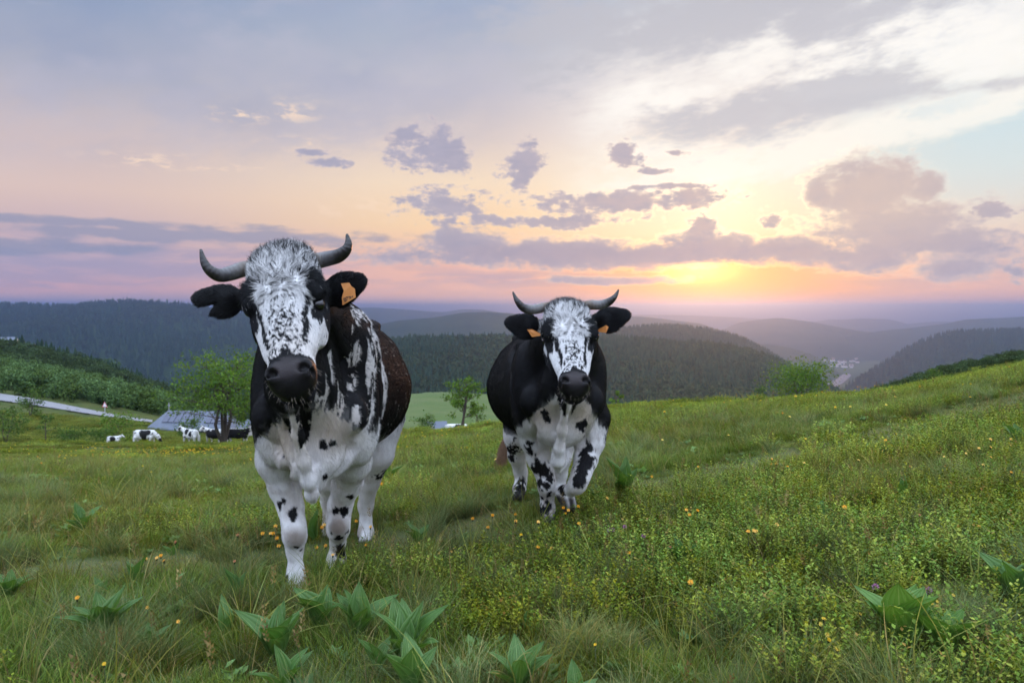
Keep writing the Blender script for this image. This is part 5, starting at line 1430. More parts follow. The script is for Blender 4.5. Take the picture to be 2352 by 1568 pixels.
for k, (px, py, h, n, lab, sp, rd) in enumerate([
    (238, 1488, 105, 9, 'tall gentian clump at the lower left beside the yellow flower', 1.2, 0), (545, 1402, 72, 5, 'small upright gentian left of the large cow\'s front hoof', 1, 0),
    (735, 1462, 98, 6, 'gentian with raised leaves right in front of the large cow\'s hoof', 1.1, 0), (638, 1535, 120, 7, 'spreading gentian left of the front cluster, lower centre-left', 1.4, 0),
    (825, 1480, 100, 7, 'gentian with a pale curled leaf in the middle of the front cluster', 1.2, 0), (935, 1545, 130, 7, 'large broad-leaved gentian at the right of the front cluster', 1.0, 0),
    (868, 1560, 75, 4, 'small gentian tucked between the two largest of the front cluster', 1, 0), (655, 1612, 100, 5, 'gentian cut by the bottom edge below the spreading one', 1.2, 0),
    (945, 1625, 120, 6, 'gentian cut by the bottom edge under the broad-leaved one', 1.1, 0), (1190, 1612, 105, 6, 'gentian cut by the bottom edge near the picture centre', 1.2, 0),
    (2070, 1505, 135, 9, 'round-leaved bright green clump at the lower right, its largest leaf upright', 1.2, 1), (2165, 1515, 105, 8, 'right half of the round-leaved clump at the lower right', 1.5, 1),
    (2335, 1412, 115, 8, 'gentian cut by the right edge above the round-leaved clump', 1.1, 0), (1434, 1152, 78, 8, 'dark upright gentian just right of the walking cow\'s raised hoof', 1.0, 0),
    (1360, 1165, 46, 4, 'pale low gentian between the raised hoof and the dark upright one', 1.5, 0), (188, 1230, 55, 7, 'lone gentian in the short grass above the path at the left', 1.3, 0),
    (22, 1390, 60, 8, 'gentian cut by the left edge below the path', 1.6, 0), (312, 1358, 60, 4, 'two-leaved gentian below the path at the left', 1.1, 0), (235, 1392, 46, 3, 'thin gentian left of the two-leaved one below the path', 1.0, 0),
    (345, 1510, 50, 6, 'low gentian right of the tall clump at the lower left', 1.4, 0), (520, 1475, 62, 3, 'narrow gentian below the small upright one', .8, 0), (2074, 1168, 62, 3, 'narrow upright gentian in the middle of the right slope', .8, 0),
    (1812, 1110, 36, 4, 'small gentian on the slope beyond the path, right of centre', 1.2, 0), (1884, 1208, 40, 4, 'pale gentian below the path, right of centre', .9, 0), (2335, 1030, 50, 5, 'gentian at the right edge high on the slope', 1.2, 0),
    (888, 1118, 50, 6, 'gentian beside the hind leg of the large cow', 1.3, 0), (962, 1262, 50, 5, 'gentian in the grass between the two cows', 1.4, 0), (1562, 1308, 58, 4, 'pale two-leaved gentian in the centre right grass', 1.2, 0),
    (722, 1252, 60, 3, 'gentian leaves between the front legs of the large cow', 1.0, 0), (2022, 1062, 34, 4, 'dark gentian in the taller grass high on the right slope', 1.0, 0), (396, 1290, 32, 3, 'tiny pale gentian by the path left of the large cow', 1.3, 0),
    (1206, 1462, 38, 2, 'single grey-green gentian leaf pair right of the front cluster', 1.0, 0), (1330, 1640, 70, 5, 'gentian cut by the bottom edge right of centre', 1.2, 0)]):
    gentian(px, py, h, n, lab, 100 + k, sp, bool(rd))

# ================================================================== single flowers
def petal_head(n1, r1, col, dark, n2=0, dome=.25):
    V = []; F = []; C = []
    g = np.random.default_rng(n1)
    for (n, r, z0, up) in ((n1, r1, 0, .18), (n2 or n1, r1 * .62, .12 * r1, .55)):
        for k in range(n):
            a = 6.283 * k / n + g.normal(0, .08) + z0 * 9; w = 6.283 / n * .62; d = np.array([math.cos(a), math.sin(a)]); s = np.array([-math.sin(a), math.cos(a)]) * r * w * .5
            rr = r * g.uniform(.85, 1.1); i = len(V)
            V += [(*(d * r * .12), z0), (*(d * rr * .6 + s), z0 + up * rr * .5), (*(d * rr), z0 + up * rr), (*(d * rr * .6 - s), z0 + up * rr * .5)]; F.append((i, i + 1, i + 2, i + 3))
            c = np.array(col) * g.uniform(.8, 1.1); C += [np.array(dark), c, c, c]
    return V, F, C
def head_mesh(name, V, F, C, mat):
    me = mesh_from(name, np.array(V), F); set_attr(me, 'col', np.concatenate([np.array(C), np.ones((len(C), 1))], 1), 'FLOAT_COLOR'); me.materials.append(mat); return me
M_petal = leaf_mat('petals', rough=.6, trans=.3, var=.12)
HEADS = dict(orange=head_mesh('flower_head', *petal_head(15, .5, (1.0, .56, .015), (.95, .42, .01), 11), M_petal), yellow=head_mesh('flower_head', *petal_head(10, .5, (.95, .72, .02), (.85, .5, .02), 7), M_petal),
             rust=head_mesh('flower_head', *petal_head(13, .42, (.62, .26, .09), (.4, .15, .06), 9), M_petal))
def clover_head():
    V = []; F = []; C = []; g = np.random.default_rng(4)
    for k in range(46):
        z = 1 - 2 * (k + .5) / 46; a = k * 2.4; r = math.sqrt(1 - z * z); d = np.array([r * math.cos(a), r * math.sin(a), z]); e = unit(np.cross(d, [0.1, .2, 1])) * .09; i = len(V)
        V += [d * .22, d * .40 + e, d * .54 + np.array([0, 0, .08]), d * .40 - e]; F.append((i, i + 1, i + 2, i + 3)); c = np.array([.36, .12, .34]) * g.uniform(.7, 1.4); C += [c * .6, c, c * 1.2, c]
    return V, F, C
HEADS['purple'] = head_mesh('flower_head', *clover_head(), M_petal)
def bract():
    me = mesh_from('bract', [(.14 * math.cos(a), .14 * math.sin(a), -.45) for a in np.arange(6) * 1.047] + [(.24 * math.cos(a), .24 * math.sin(a), .02) for a in np.arange(6) * 1.047], [(i, (i + 1) % 6, 6 + (i + 1) % 6, 6 + i) for i in range(6)] + [(5, 4, 3, 2, 1, 0)])
    me.materials.append(simple_mat('bract_green', (.03, .045, .018), .8, .2)); return me
BRACT = bract(); STEMS = {}
def flower(px, py, kind, size_px, label, seed, stem_px=None):
    """px, py: the flower head in the photograph"""
    g = np.random.default_rng(seed); stem_px = stem_px or g.uniform(55, 80) * (1 if py > 1150 else .6)
    p = on_ground(px, min(py + stem_px, 1660)); Y = p.y; hp = at(px, py, Y); hgt = max(.05, min(.42, hp.z - p.z))
    root = empty('flower', (p.x, p.y, p.z)); tag(root, label, 'flower', kind_group[kind])
    lean = Vector((g.normal(0, .02), g.normal(0, .02), hgt))
    v, f, u = tube([(np.array([-lean.x * .6, -lean.y * .6, -.02]), .0016), (np.array([-lean.x * .2, -lean.y * .2, hgt * .5]), .0014), (np.array([0, 0, hgt]), .0012)], seg=5, sub=2)
    obj('stem', mesh_from('stem', v, f), M_stem, root)
    s = size_px * 1.02 / 1699 * Y
    h = bpy.data.objects.new('flower_head', HEADS[kind]); COL.objects.link(h); h.parent = root; h.location = (0, 0, hgt); h.scale = (s, s, s); h.rotation_euler = (g.normal(.75, .25), g.normal(0, .3), 0)
    b = bpy.data.objects.new('bract', BRACT); COL.objects.link(b); b.parent = root; b.location = (0, 0, hgt - .002); b.scale = (s, s, s * 1.3)
kind_group = dict(orange='orange hawkweed flowers', yellow='small yellow flowers', rust='faded rusty flower heads', purple='purple clover flowers')
Z3 = lambda x, y: ((1300 + x / 1.8667) / 1.0884, (1080 + y / 1.8667) / 1.0884)
Z4 = lambda x, y: ((x / 3.36) / 1.0884, (1080 + y / 3.36) / 1.0884)
Z2 = lambda x, y: ((560 + x / 2.704) / 1.0884, (940 + y / 2.704) / 1.0884)
fl = []
for (x, y) in [(2210, 850), (2278, 850), (2302, 850), (2330, 890), (2318, 790), (2345, 955)]: fl.append((*Z4(x, y), 'orange', 11, 'orange flower in the cluster left of the large cow\'s front leg'))
for (x, y) in [(1228, 1060), (1323, 1055), (1357, 1035), (1383, 1078)]: fl.append((*Z4(x, y), 'orange', 10, 'orange flower of the four below the left path'))
for (x, y) in [(655, 1390)]: fl.append((*Z4(x, y), 'orange', 13, 'single orange flower in the grass at the far lower left'))
for (x, y) in [(2000, 862), (1975, 1082), (1480, 920)]: fl.append((*Z4(x, y), 'rust', 10, 'faded rusty flower head left of the large cow'))
fl += [(411, 1427, 'orange', 11, 'orange flower between the two lower left gentians'), (340, 1395, 'orange', 10, 'small orange flower right of the two-leaved gentian'), (241, 1524, 'yellow', 11, 'bright yellow flower in front of the tall lower left gentian')]
for (x, y) in [(680, 1005), (665, 1022), (690, 1145), (628, 1157), (738, 1207)]: fl.append((*Z2(x, y), 'orange', 10, 'orange flower between the front legs of the large cow'))
for (x, y) in [(992, 1018), (895, 980), (962, 1140), (1065, 727)]: fl.append((*Z2(x, y), 'orange', 9, 'orange flower by the hind leg of the large cow'))
Zc = lambda x, y: ((1180 + x / 4.127) / 1.0884, (960 + y / 4.127) / 1.0884)
for (x, y) in [(450, 1343), (452, 1412), (685, 1420), (165, 1475), (213, 1352), (8, 1385)]: fl.append((*Zc(x, y), 'orange', 9, 'orange flower in the grass before the walking cow\'s standing leg'))
for (x, y) in [(942, 1275), (993, 1300), (960, 1335), (1095, 1260), (1106, 1437), (1392, 1175)]: fl.append((*Zc(x, y), 'orange', 9, 'orange flower below the walking cow\'s raised hoof'))
for (x, y) in [(245, 775), (318, 768)]: fl.append((*Zc(x, y), 'yellow', 8, 'yellow flower under the tail of the walking cow'))
for (x, y) in [(1165, 1580 - 180)]: pass
for (x, y) in [(832, 162), (1175, 125), (1172, 150), (1195, 147), (1248, 160), (1325, 143), (1578, 130), (615, 207)]: fl.append((*Z3(x, y), 'orange', 7, 'orange flower along the path right of the walking cow'))
for (x, y) in [(897, 313), (775, 362), (827, 365), (790, 385), (274, 425), (85, 418)]: fl.append((*Z3(x, y), 'orange', 9, 'orange flower in the mid grass right of the walking cow'))
for (x, y) in [(1063, 463), (1090, 460), (1100, 463)]: fl.append((*Z3(x, y), 'orange', 11, 'orange flower of the close trio in the centre right grass'))
fl += [(*Z3(1195, 432), 'orange', 13, 'large orange flower right of the close trio'), (*Z3(1512, 350), 'orange', 13, 'tall orange flower in the middle of the right grass'), (*Z3(510, 563), 'orange', 12, 'orange flower on a dark bud above the two-leaved gentian'),
       (*Z3(795, 700), 'orange', 16, 'largest orange flower, in the lower centre right'), (*Z3(2140, 440), 'orange', 11, 'orange flower beside the grey twigs at the right'), (*Z3(2275, 410), 'rust', 9, 'rusty flower right of the grey twigs'), (*Z3(84, 535), 'orange', 10, 'left flower of the pair in the lower centre'), (*Z3(148, 540), 'orange', 10, 'right flower of the pair in the lower centre')]
for (x, y) in [(2140, 75), (2080, 100), (2195, 117), (2160, 152), (2290, 187), (2288, 33), (2195, 70), (2193, 33), (1705, 38), (1980, 115)]: fl.append((*Z3(x, y), 'orange', 8, 'orange flower high on the right slope'))
for (x, y) in [(1415, 870), (1400, 895), (1432, 945), (1440, 968), (1480, 1010)]: fl.append((*Z3(x, y), 'yellow', 13, 'golden yellow flower of the upright spray left of the round-leaved clump'))
for (x, y) in [(2160, 530), (1585, 848), (1945, 790), (1920, 800), (350, 990), (2305, 1070), (2020, 760), (5, 478)]: fl.append((*Z3(x, y), 'yellow', 9, 'small yellow flower in the grass of the lower right'))
fl += [(*Z3(1655, 722), 'purple', 16, 'left purple clover above the round-leaved clump'), (*Z3(1900, 738), 'purple', 18, 'right purple clover above the round-leaved clump')]
for (x, y) in [(488, 440), (415, 458), (432, 455), (575, 483)]: fl.append((*Z3(x, y), 'purple', 9, 'small purple clover in the grass below the walking cow'))
for (x, y) in [(1410, 770), (700, 535), (595, 405), (1820, 160), (1860, 385)]: fl.append((*Z3(x, y), 'rust', 9, 'faded rusty flower head in the right meadow'))
rr = np.random.default_rng(5)
for _ in range(14): fl.append((rr.uniform(1480, 2330), rr.uniform(905, 1010), 'yellow', 6, 'tiny yellow flower near the skyline of the right slope'))
ORD = ['first', 'second', 'third', 'fourth', 'fifth', 'sixth', 'seventh', 'eighth', 'ninth', 'tenth', 'eleventh', 'twelfth', 'thirteenth', 'fourteenth']
for k, (px, py, kind, sz, lab) in enumerate(fl):
    same = sorted((q[0], q[1]) for q in fl if q[4] == lab)
    flower(px, py, kind, sz, lab if len(same) == 1 else lab + ', ' + ORD[same.index((px, py))] + ' from the left', 300 + k)

# far sprinkles of yellow too small to tell apart
def sprinkle():
    g = np.random.default_rng(66); n = 900
    Y = np.concatenate([g.uniform(9, 45, 500), g.uniform(12, 30, 400)]); T = np.concatenate([g.uniform(-.75, .75, 500), g.normal(-.48, .12, 400)]); X = T * Y
    m = fbm(np.stack([X, Y, 0 * X], -1) * .35 + 12, 2) > .47; X, Y = X[m], Y[m]; n = len(X)
    P = np.stack([X, Y, ground(X, Y) + g.uniform(.12, .26, n)], -1); s = .010 * (1 + Y / 18)
    V = np.concatenate([P + s[:, None] * np.array(d) for d in ((1, 0, 0), (0, 0, .9), (-1, 0, 0), (0, .6, -.6))]).reshape(4, n, 3).transpose(1, 0, 2).reshape(-1, 3)
    me = mesh_from('yellow_flowers', V, np.arange(4 * n).reshape(-1, 4)); c = np.repeat(np.where(g.random((n, 1)) < .8, [[.80, .62, .03]], [[.80, .36, .03]]), 4, 0)
    set_attr(me, 'col', np.concatenate([c, np.ones((4 * n, 1))], 1), 'FLOAT_COLOR')
    tag(obj('yellow_flowers', me, M_petal, smooth_=False), 'sprinkle of tiny yellow flowers across the far meadow', 'flowers', kind='stuff')
sprinkle()
# ================================================================== woods on the hills (each a mass)
def conifer(g, tiers=7, seg=7):
    V = []; F = []; C = []
    for k in range(tiers):
        z0 = .10 + .86 * k / tiers; z1 = min(1.0, z0 + .30); r = .20 * (1 - z0) ** .8 + .012
        ap = len(V); V.append((g.normal(0, .006), g.normal(0, .006), z1)); C.append((.026, .062, .026))
        for j in range(seg):
            a = 6.283 * (j + g.uniform(-.3, .3)) / seg + k; rr = r * g.uniform(.65, 1.2)
            V.append((rr * math.cos(a), rr * math.sin(a), z0 - g.uniform(0, .05))); c = g.uniform(.6, 1.2); C.append((.020 * c, .050 * c, .022 * c))
        F += [(ap, ap + 1 + j, ap + 1 + (j + 1) % seg) for j in range(seg)]
    return np.array(V), F, np.array(C)
def leafy(g, n=420, size=.085, cols=((.05, .095, .022), (.07, .12, .028), (.04, .08, .02)), lobes=9, wide=.42, z0=.12):
    """crown of a broadleaf tree or bush, unit height: leaf clumps spread through uneven lobes"""
    cen = []
    for k in range(lobes):
        a = g.uniform(0, 6.283); r = wide * .62 * math.sqrt(g.random()); z = g.uniform(z0 + .12, .86); cen.append((r * math.cos(a), r * math.sin(a), z, g.uniform(.14, .26)))
    V = []; F = []; C = []
    for i in range(n):
        x, y, z, r = cen[g.integers(lobes)]
        d = g.normal(0, 1, 3); d /= np.linalg.norm(d); rr = r * g.random() ** .33
        p = np.array([x, y, z]) + d * rr * np.array([1.1, 1.1, .85]); p[2] = max(p[2], .02)
        u = g.normal(0, 1, 3); u /= np.linalg.norm(u); w = np.cross(u, g.normal(0, 1, 3)); w /= np.linalg.norm(w)
        s = size * g.uniform(.5, 1.2); k = len(V)
        V += [p - u * s * .5, p + w * s * .35, p + u * s * .5, p - w * s * .35]; F.append((k, k + 1, k + 2, k + 3))
        c = np.array(cols[g.integers(len(cols))]) * g.uniform(.7, 1.3); C += [c] * 4
    return np.array(V), F, np.array(C)

g = np.random.default_rng(8)
WOODS = bpy.data.collections.new('tree_prototypes')
wp = [proto_obj('conifer', *conifer(g), M_wood_f) for _ in range(4)]
wp += [proto_obj('broadleaf', *leafy(g, 150, .20, ((.030, .055, .017), (.042, .070, .020))), M_wood_f) for _ in range(3)]
GREENS = ((.055, .115, .022), (.080, .150, .030), (.045, .095, .020), (.095, .165, .036))
DARKS = ((.038, .072, .018), (.050, .088, .022), (.030, .058, .016))
wp += [proto_obj('bush', *leafy(g, 520, .095, GREENS, lobes=8, wide=.60, z0=.0), M_wood_f) for _ in range(4)]     # 7-10
wp += [proto_obj('dark_bush', *leafy(g, 480, .10, DARKS, lobes=8, wide=.58, z0=.0), M_wood_f) for _ in range(4)]   # 11-14
for k, o in enumerate(wp): o.name = 'w%02d_' % k + o.name; WOODS.objects.link(o)

def wood_on(G, n, hmin, hmax, conif=.75, s0=.0, seed=1, keep=None):
    """trees on a hill grid, denser rows near the crest"""
    g = np.random.default_rng(seed); R, Cc = G.shape[:2]
    crest = 45
    fi = s0 * crest + (1.03 - s0) * crest * g.random(n); fj = g.random(n) * (Cc - 1.001)
    i = np.minimum(fi.astype(int), R - 2); j = fj.astype(int); a = (fi - i)[:, None]; b = (fj - j)[:, None]
    P = (G[i, j] * (1 - b) + G[i, j + 1] * b) * (1 - a) + (G[i + 1, j] * (1 - b) + G[i + 1, j + 1] * b) * a
    tx = P[:, 0] / P[:, 1]; kk = (np.abs(tx) < .80)
    if keep is not None: kk &= keep(P)
    P = P[kk]; n = len(P)
    pt = fbm(P / (hmax * 9), 3)
    idx = np.where(pt + g.normal(0, .12, n) < conif - .25 + .0, g.integers(0, 4, n), g.integers(4, 7, n))
    sc = g.uniform(hmin, hmax, n) * np.where(idx > 3, .8, 1.0)
    return P - np.array([0, 0, 1.0]), np.stack([np.zeros(n), np.zeros(n), g.uniform(0, 6.28, n)], -1), sc, idx
def wood(name, key, label, *a, **k):
    P, R_, s, i = wood_on(H[key][1], *a, **k); scatter(name, WOODS, P, R_, s, i, 'stuff', label, 'forest')
wood('forest', 'near', 'dense mixed forest on the nearest wooded hill', 26000, 12, 22, .78, 0.0, 1)
wood('forest', 'second', 'dark forest on the ridge behind the nearest wooded hill', 9000, 16, 26, .95, .35, 2)
wood('forest', 'left', 'blue hazy forest on the broad hill at the left', 16000, 18, 27, .9, .25, 3)
wood('forest', 'right_near', 'forest on the dark hill sloping down to the lake at the right', 8000, 16, 26, .9, .3, 4)

# ------------------------------------------------------------------ thicket on the left plateau, heath shrubs on the right shoulder
def in_poly(px, py, poly):
    r = np.zeros(len(px), bool); n = len(poly)
    for i in range(n):
        x1, y1 = poly[i]; x2, y2 = poly[(i + 1) % n]
        c = ((y1 > py) != (y2 > py)) & (px < (x2 - x1) * (py - y1) / (y2 - y1 + 1e-9) + x1); r ^= c
    return r
def to_px(P):
    c, s = math.cos(PITCH), math.sin(PITCH); z = P[:, 2] - CAM_Z; d = P[:, 1] * c - z * s; v = (P[:, 1] * s + z * c) / d
    return 1176 + 1699 * P[:, 0] / d, 784 - 1699 * v
def thicket():
    g = np.random.default_rng(23)
    Y = np.concatenate([g.uniform(128, 480, 4200), g.uniform(122, 240, 1400)]); T = g.uniform(-.95, -.34, len(Y)); X = T * Y
    Z = ground(X, Y); P = np.stack([X, Y, Z], -1); px, py = to_px(P)
    field = in_poly(px, py, [(60, 800), (120, 792), (190, 815), (235, 842), (200, 836), (120, 815)])
    roadlim = np.interp(px, [-300, 0, 60, 120, 200, 260, 340, 420, 600], [890, 906, 914, 924, 940, 950, 962, 968, 975])
    k = ~field & (py < roadlim - 4) & (Z < -5)
    P, Y = P[k], Y[k]; n = len(P)
    nearr = sstep(260, 150, Y) + (fbm(P * .03, 2) - .5)
    idx = np.where(nearr > .45, g.integers(7, 11, n), g.integers(11, 15, n)); sc = g.uniform(2.2, 4.6, n) * np.where(Y > 260, 1.5, 1)
    far = (Y > 360) & (g.random(n) < .35); idx = np.where(far, g.integers(0, 4, n), idx); sc = np.where(far, g.uniform(6, 11, n), sc)
    scatter('thicket', WOODS, P - [0, 0, .3], np.stack([0 * Y, 0 * Y, g.uniform(0, 6.28, n)], -1), sc, idx, 'stuff', 'thicket of bushes and young trees beyond the road on the left slope', 'thicket')
    # right shoulder
    Y = g.uniform(62, 100, 2600); T = g.uniform(.40, .95, len(Y)); X = T * Y; P = np.stack([X, Y, ground(X, Y)], -1)
    n = len(P); scatter('heath_shrubs', WOODS, P - [0, 0, .15], np.stack([0 * Y, 0 * Y, g.uniform(0, 6.28, n)], -1), g.uniform(.5, 1.25, n), g.integers(11, 15, n), 'stuff', 'low dark heath shrubs along the right shoulder of the hill', 'shrubs')
thicket()

# ================================================================== single trees and bushes
def tree(name, base, h, w, label, stems=2, nb=9, nl=3600, leaf=.16, cols=GREENS, seed=1, cat='tree', lean=0.0, bare=.28, group='trees and bushes at the edge of the pasture', clump=.16, trunk_r=.022):
    g = np.random.default_rng(seed); base = np.array(base)
    root = empty(name, base); tag(root, label, cat, group)
    TV = []; TF = []; ends = []; k0 = 0
    def limb(pts):
        nonlocal k0
        v, f, u = tube(pts, seg=6, sub=2); TV.append(v); TF.extend(tuple(q + k0 for q in ff) for ff in f); k0 += len(v)
    for s in range(stems):
        a = g.uniform(0, 6.283) if stems > 1 else 0; sp = w * .20 * (stems > 1)
        top = np.array([math.cos(a) * sp + lean * h, math.sin(a) * sp, h * g.uniform(.72, .92)])
        P = [np.array([math.cos(a), math.sin(a), 0]) * .012 * h * (stems > 1)]
        for u in (.3, .55, .8, 1): P.append(top * np.array([u ** .8, u ** .8, u]) + g.normal(0, .02 * h, 3) * np.array([1, 1, .2]))
        R_ = [trunk_r * h, trunk_r * h * .8, trunk_r * h * .6, trunk_r * h * .35, trunk_r * h * .12]
        limb(list(zip(P, R_)))
        for b in range(nb):
            u = bare + (1 - bare) * (b + g.random()) / nb
            p0 = np.array([np.interp(u, [0, .3, .55, .8, 1], [q[i] for q in P]) for i in range(3)])
            th = b * 2.4 + g.normal(0, .5); reach = w * .5 * g.uniform(.5, 1.0) * math.sin(math.pi * min(.93, .22 + .70 * u)) ** .7
            e = p0 + np.array([math.cos(th) * reach, math.sin(th) * reach, reach * g.uniform(.15, .75)]); e[2] = min(e[2], h * g.uniform(.9, 1.0))
            m = p0 + (e - p0) * .55 + np.array([0, 0, -.03 * h * g.random()])
            limb([(p0, trunk_r * h * .30), (m, trunk_r * h * .18), (e, trunk_r * h * .05)])
            ends += [(e, 1.0), (m + (e - m) * .4, .8)]
            for q in range(2):
                e2 = m + (e - m) * g.uniform(.2, .8) + g.normal(0, .10 * w, 3) * np.array([1, 1, .6]); limb([(m, trunk_r * h * .13), (e2, trunk_r * h * .04)]); ends.append((e2, .8))
        ends.append((P[-1], .8))
    me = mesh_from('trunk', np.concatenate(TV), TF); obj('trunk', me, M_bark, root)
    E = np.array([e for e, q in ends]); i = g.integers(0, len(E), nl); r = clump * w
    p = E[i] + g.normal(0, 1, (nl, 3)) * r * np.array([.55, .55, .45]) * g.uniform(.6, 1.1, (len(E), 1))[i]
    p[:, 2] = np.maximum(p[:, 2], .03 * h)
    U = g.normal(0, 1, (nl, 3)); U /= np.linalg.norm(U, axis=1, keepdims=True); W = np.cross(U, g.normal(0, 1, (nl, 3))); W /= np.linalg.norm(W, axis=1, keepdims=True)
    s = leaf * g.uniform(.5, 1.2, (nl, 1))
    V = np.stack([p - U * s * .5, p + W * s * .32, p + U * s * .5, p - W * s * .32], 1).reshape(-1, 3)
    F = np.arange(nl * 4).reshape(-1, 4)
    c = np.array(cols)[g.integers(0, len(cols), nl)] * g.uniform(.7, 1.3, (nl, 1)) * (g.uniform(.8, 1.2, (len(E), 1)))[i]
    me = mesh_from('crown', V, F); set_attr(me, 'col', np.concatenate([np.repeat(c, 4, 0), np.ones((nl * 4, 1))], 1), 'FLOAT_COLOR')
    obj('crown', me, M_tree, root, smooth_=False)
    return root

def G3(px, py, Y):
    """ground point at a photo column and distance"""
    a, b = ray(px, py); X = a * Y; return (X, Y, gz(X, Y))
LG = ((.085, .175, .022), (.11, .205, .028), (.07, .15, .020), (.14, .22, .035))
def px_h(px, ytop, Y, base): return float(at(px, ytop, Y).z - base[2])
for (px, Y, top, wpx, st, nb, nl, leaf, seed, nm, label, bare) in [
    (512, 58, 806, 225, 4, 12, 7000, .22, 5, 'tree', 'spreading bright green tree with several stems beside the barn roof', .30),
    (1062, 52, 852, 104, 2, 9, 2600, .17, 9, 'tree', 'thin two-stemmed young tree between the two cows', .34),
    (1418, 46, 880, 40, 1, 7, 1100, .13, 12, 'tree', 'small round-crowned sapling right of the walking cow', .30),
    (105, 61, 946, 62, 1, 8, 420, .16, 15, 'tree', 'spindly thin-trunked tree at the left edge of the pasture', .42)]:
    b = G3(px, 1000, Y); tree(nm, b, px_h(px, top, Y, b), wpx / 1699 * Y, label, st, nb, nl, leaf, LG if nm == 'tree' and seed != 15 else GREENS, seed, bare=bare, clump=.085)
for (px, Y, top, wpx, st, nb, nl, leaf, seed, label) in [
    (1842, 33, 832, 150, 6, 9, 4600, .10, 22, 'bushy green shrub on the right skyline just above the lake'),
    (2148, 40, 843, 40, 3, 5, 700, .09, 23, 'small dark bush on the right skyline before the purple hill'),
    (70, 96, 888, 62, 3, 7, 1300, .24, 24, 'rounded bush standing at the near edge of the road'),
    (14, 62, 934, 90, 3, 7, 1500, .17, 25, 'grey-green shrub cut by the left edge of the picture'),
    (268, 66, 948, 92, 3, 7, 1500, .19, 26, 'leafy bush left of the barn, behind the calf'),
    (225, 63, 986, 60, 3, 6, 800, .17, 27, 'low dark bush just behind the calf'),
    (160, 62, 992, 80, 4, 6, 1000, .17, 28, 'low spreading bush between the spindly tree and the calf'),
    (975, 54, 952, 52, 3, 6, 900, .14, 29, 'round dark bush beside the flank of the large cow'),
    (1095, 58, 925, 44, 3, 6, 700, .14, 30, 'green shrub touching the flank of the walking cow'),
    (1545, 34, 914, 46, 4, 6, 500, .08, 31, 'low shrub on the skyline right of the walking cow'),
    (1468, 32, 922, 26, 3, 5, 300, .07, 32, 'tiny shrub on the skyline beside the sapling'),
    (1745, 34, 882, 50, 4, 6, 600, .08, 33, 'low shrub at the left foot of the skyline bush'),
    (430, 70, 962, 70, 3, 6, 900, .20, 34, 'bush at the back of the barn below the spreading tree')]:
    b = G3(px, 1000, Y); tree('bush', b, max(.5, px_h(px, top, Y, b)), wpx / 1699 * Y, label, st, nb, nl, leaf, LG if seed in (22, 26, 31) else GREENS, seed, 'bush', bare=.06, clump=.2, trunk_r=.015)
# trees one can pick out along the road and on the far field
for k, (px, Y, hgt, idx, label) in enumerate([
    (175, 430, 11, 12, 'round dark tree standing alone on the far field'), (240, 415, 11, 13, 'dark tree right of the lone round one at the end of the field'),
    (262, 405, 12, 11, 'right-hand tree of the pair at the end of the far field'), (160, 128, 4.6, 7, 'roadside bush behind the road, left of the warning sign'),
    (215, 126, 4.2, 8, 'roadside bush just left of the warning sign'), (262, 120, 4.4, 9, 'roadside bush just right of the warning sign'),
    (112, 132, 4.8, 10, 'bush beyond the road, right of the rounded roadside bush'), (318, 116, 4.6, 7, 'roadside bush above the left end of the barn roof')]):
    b = G3(px, 900, Y); o = wp[idx].copy(); o.name = 'bush' if hgt < 6 else 'tree'; COL.objects.link(o); o.location = b; o.scale = (hgt, hgt, hgt); o.rotation_euler = (0, 0, k * 1.7)
    tag(o, label, 'bush' if hgt < 6 else 'tree', 'trees and bushes at the edge of the pasture')

# ================================================================== road, sign, barn, huts
def road():
    top = [(-160, 884), (0, 905), (60, 914), (120, 925), (200, 941), (260, 952), (310, 961), (350, 966)]
    bot = [(-160, 902), (0, 921), (60, 929), (120, 938), (200, 951), (260, 960), (310, 967), (350, 971)]
    V = []; F = []
    for (a, b) in zip(top, bot):
        for (px, py) in (b, a):
            p = on_ground(px, py, 80, 400); V.append((p.x, p.y, p.z + .12))
    F = [(2 * i, 2 * i + 1, 2 * i + 3, 2 * i + 2) for i in range(len(top) - 1)]
    m, nt, b = new_mat('road_asphalt'); n = noise(nt, coord(nt), .8, 4)
    put(nt, b.inputs['Base Color'], mixc(nt, n, (.17, .17, .18, 1), (.24, .24, .25, 1))); b.inputs['Roughness'].default_value = .8
    tag(obj('road', mesh_from('road', V, F), m), kind='structure')
road()
M_white = simple_mat('paint_white', (.75, .75, .74), .5); M_red = simple_mat('paint_red', (.5, .03, .03), .5); M_metal = simple_mat('grey_metal', (.30, .31, .33), .45)
def boxmesh(x0, x1, y0, y1, z0, z1):
    V = [(x, y, z) for z in (z0, z1) for y in (y0, y1) for x in (x0, x1)]
    return V, [(0, 2, 3, 1), (4, 5, 7, 6), (0, 1, 5, 4), (2, 6, 7, 3), (1, 3, 7, 5), (0, 4, 6, 2)]
def part(name, parent, mat, *b):
    V, F = boxmesh(*b); return obj(name, mesh_from(name, V, F), mat, parent, smooth_=False)
p = on_ground(241, 948, 80, 200)
sg = empty('road_sign', (p.x, p.y, p.z)); tag(sg, 'white triangular warning sign on a post beside the road', 'road sign')
part('post', sg, M_metal, -.05, .05, -.05, .05, 0, 1.0)
obj('sign_plate', mesh_from('sign_plate', [(-.42, -.06, .85), (.42, -.06, .85), (0, -.06, 1.65), (-.42, -.02, .85), (.42, -.02, .85), (0, -.02, 1.65)], [(0, 1, 2), (5, 4, 3), (0, 3, 4, 1), (1, 4, 5, 2), (2, 5, 3, 0)]), M_white, sg, smooth_=False)
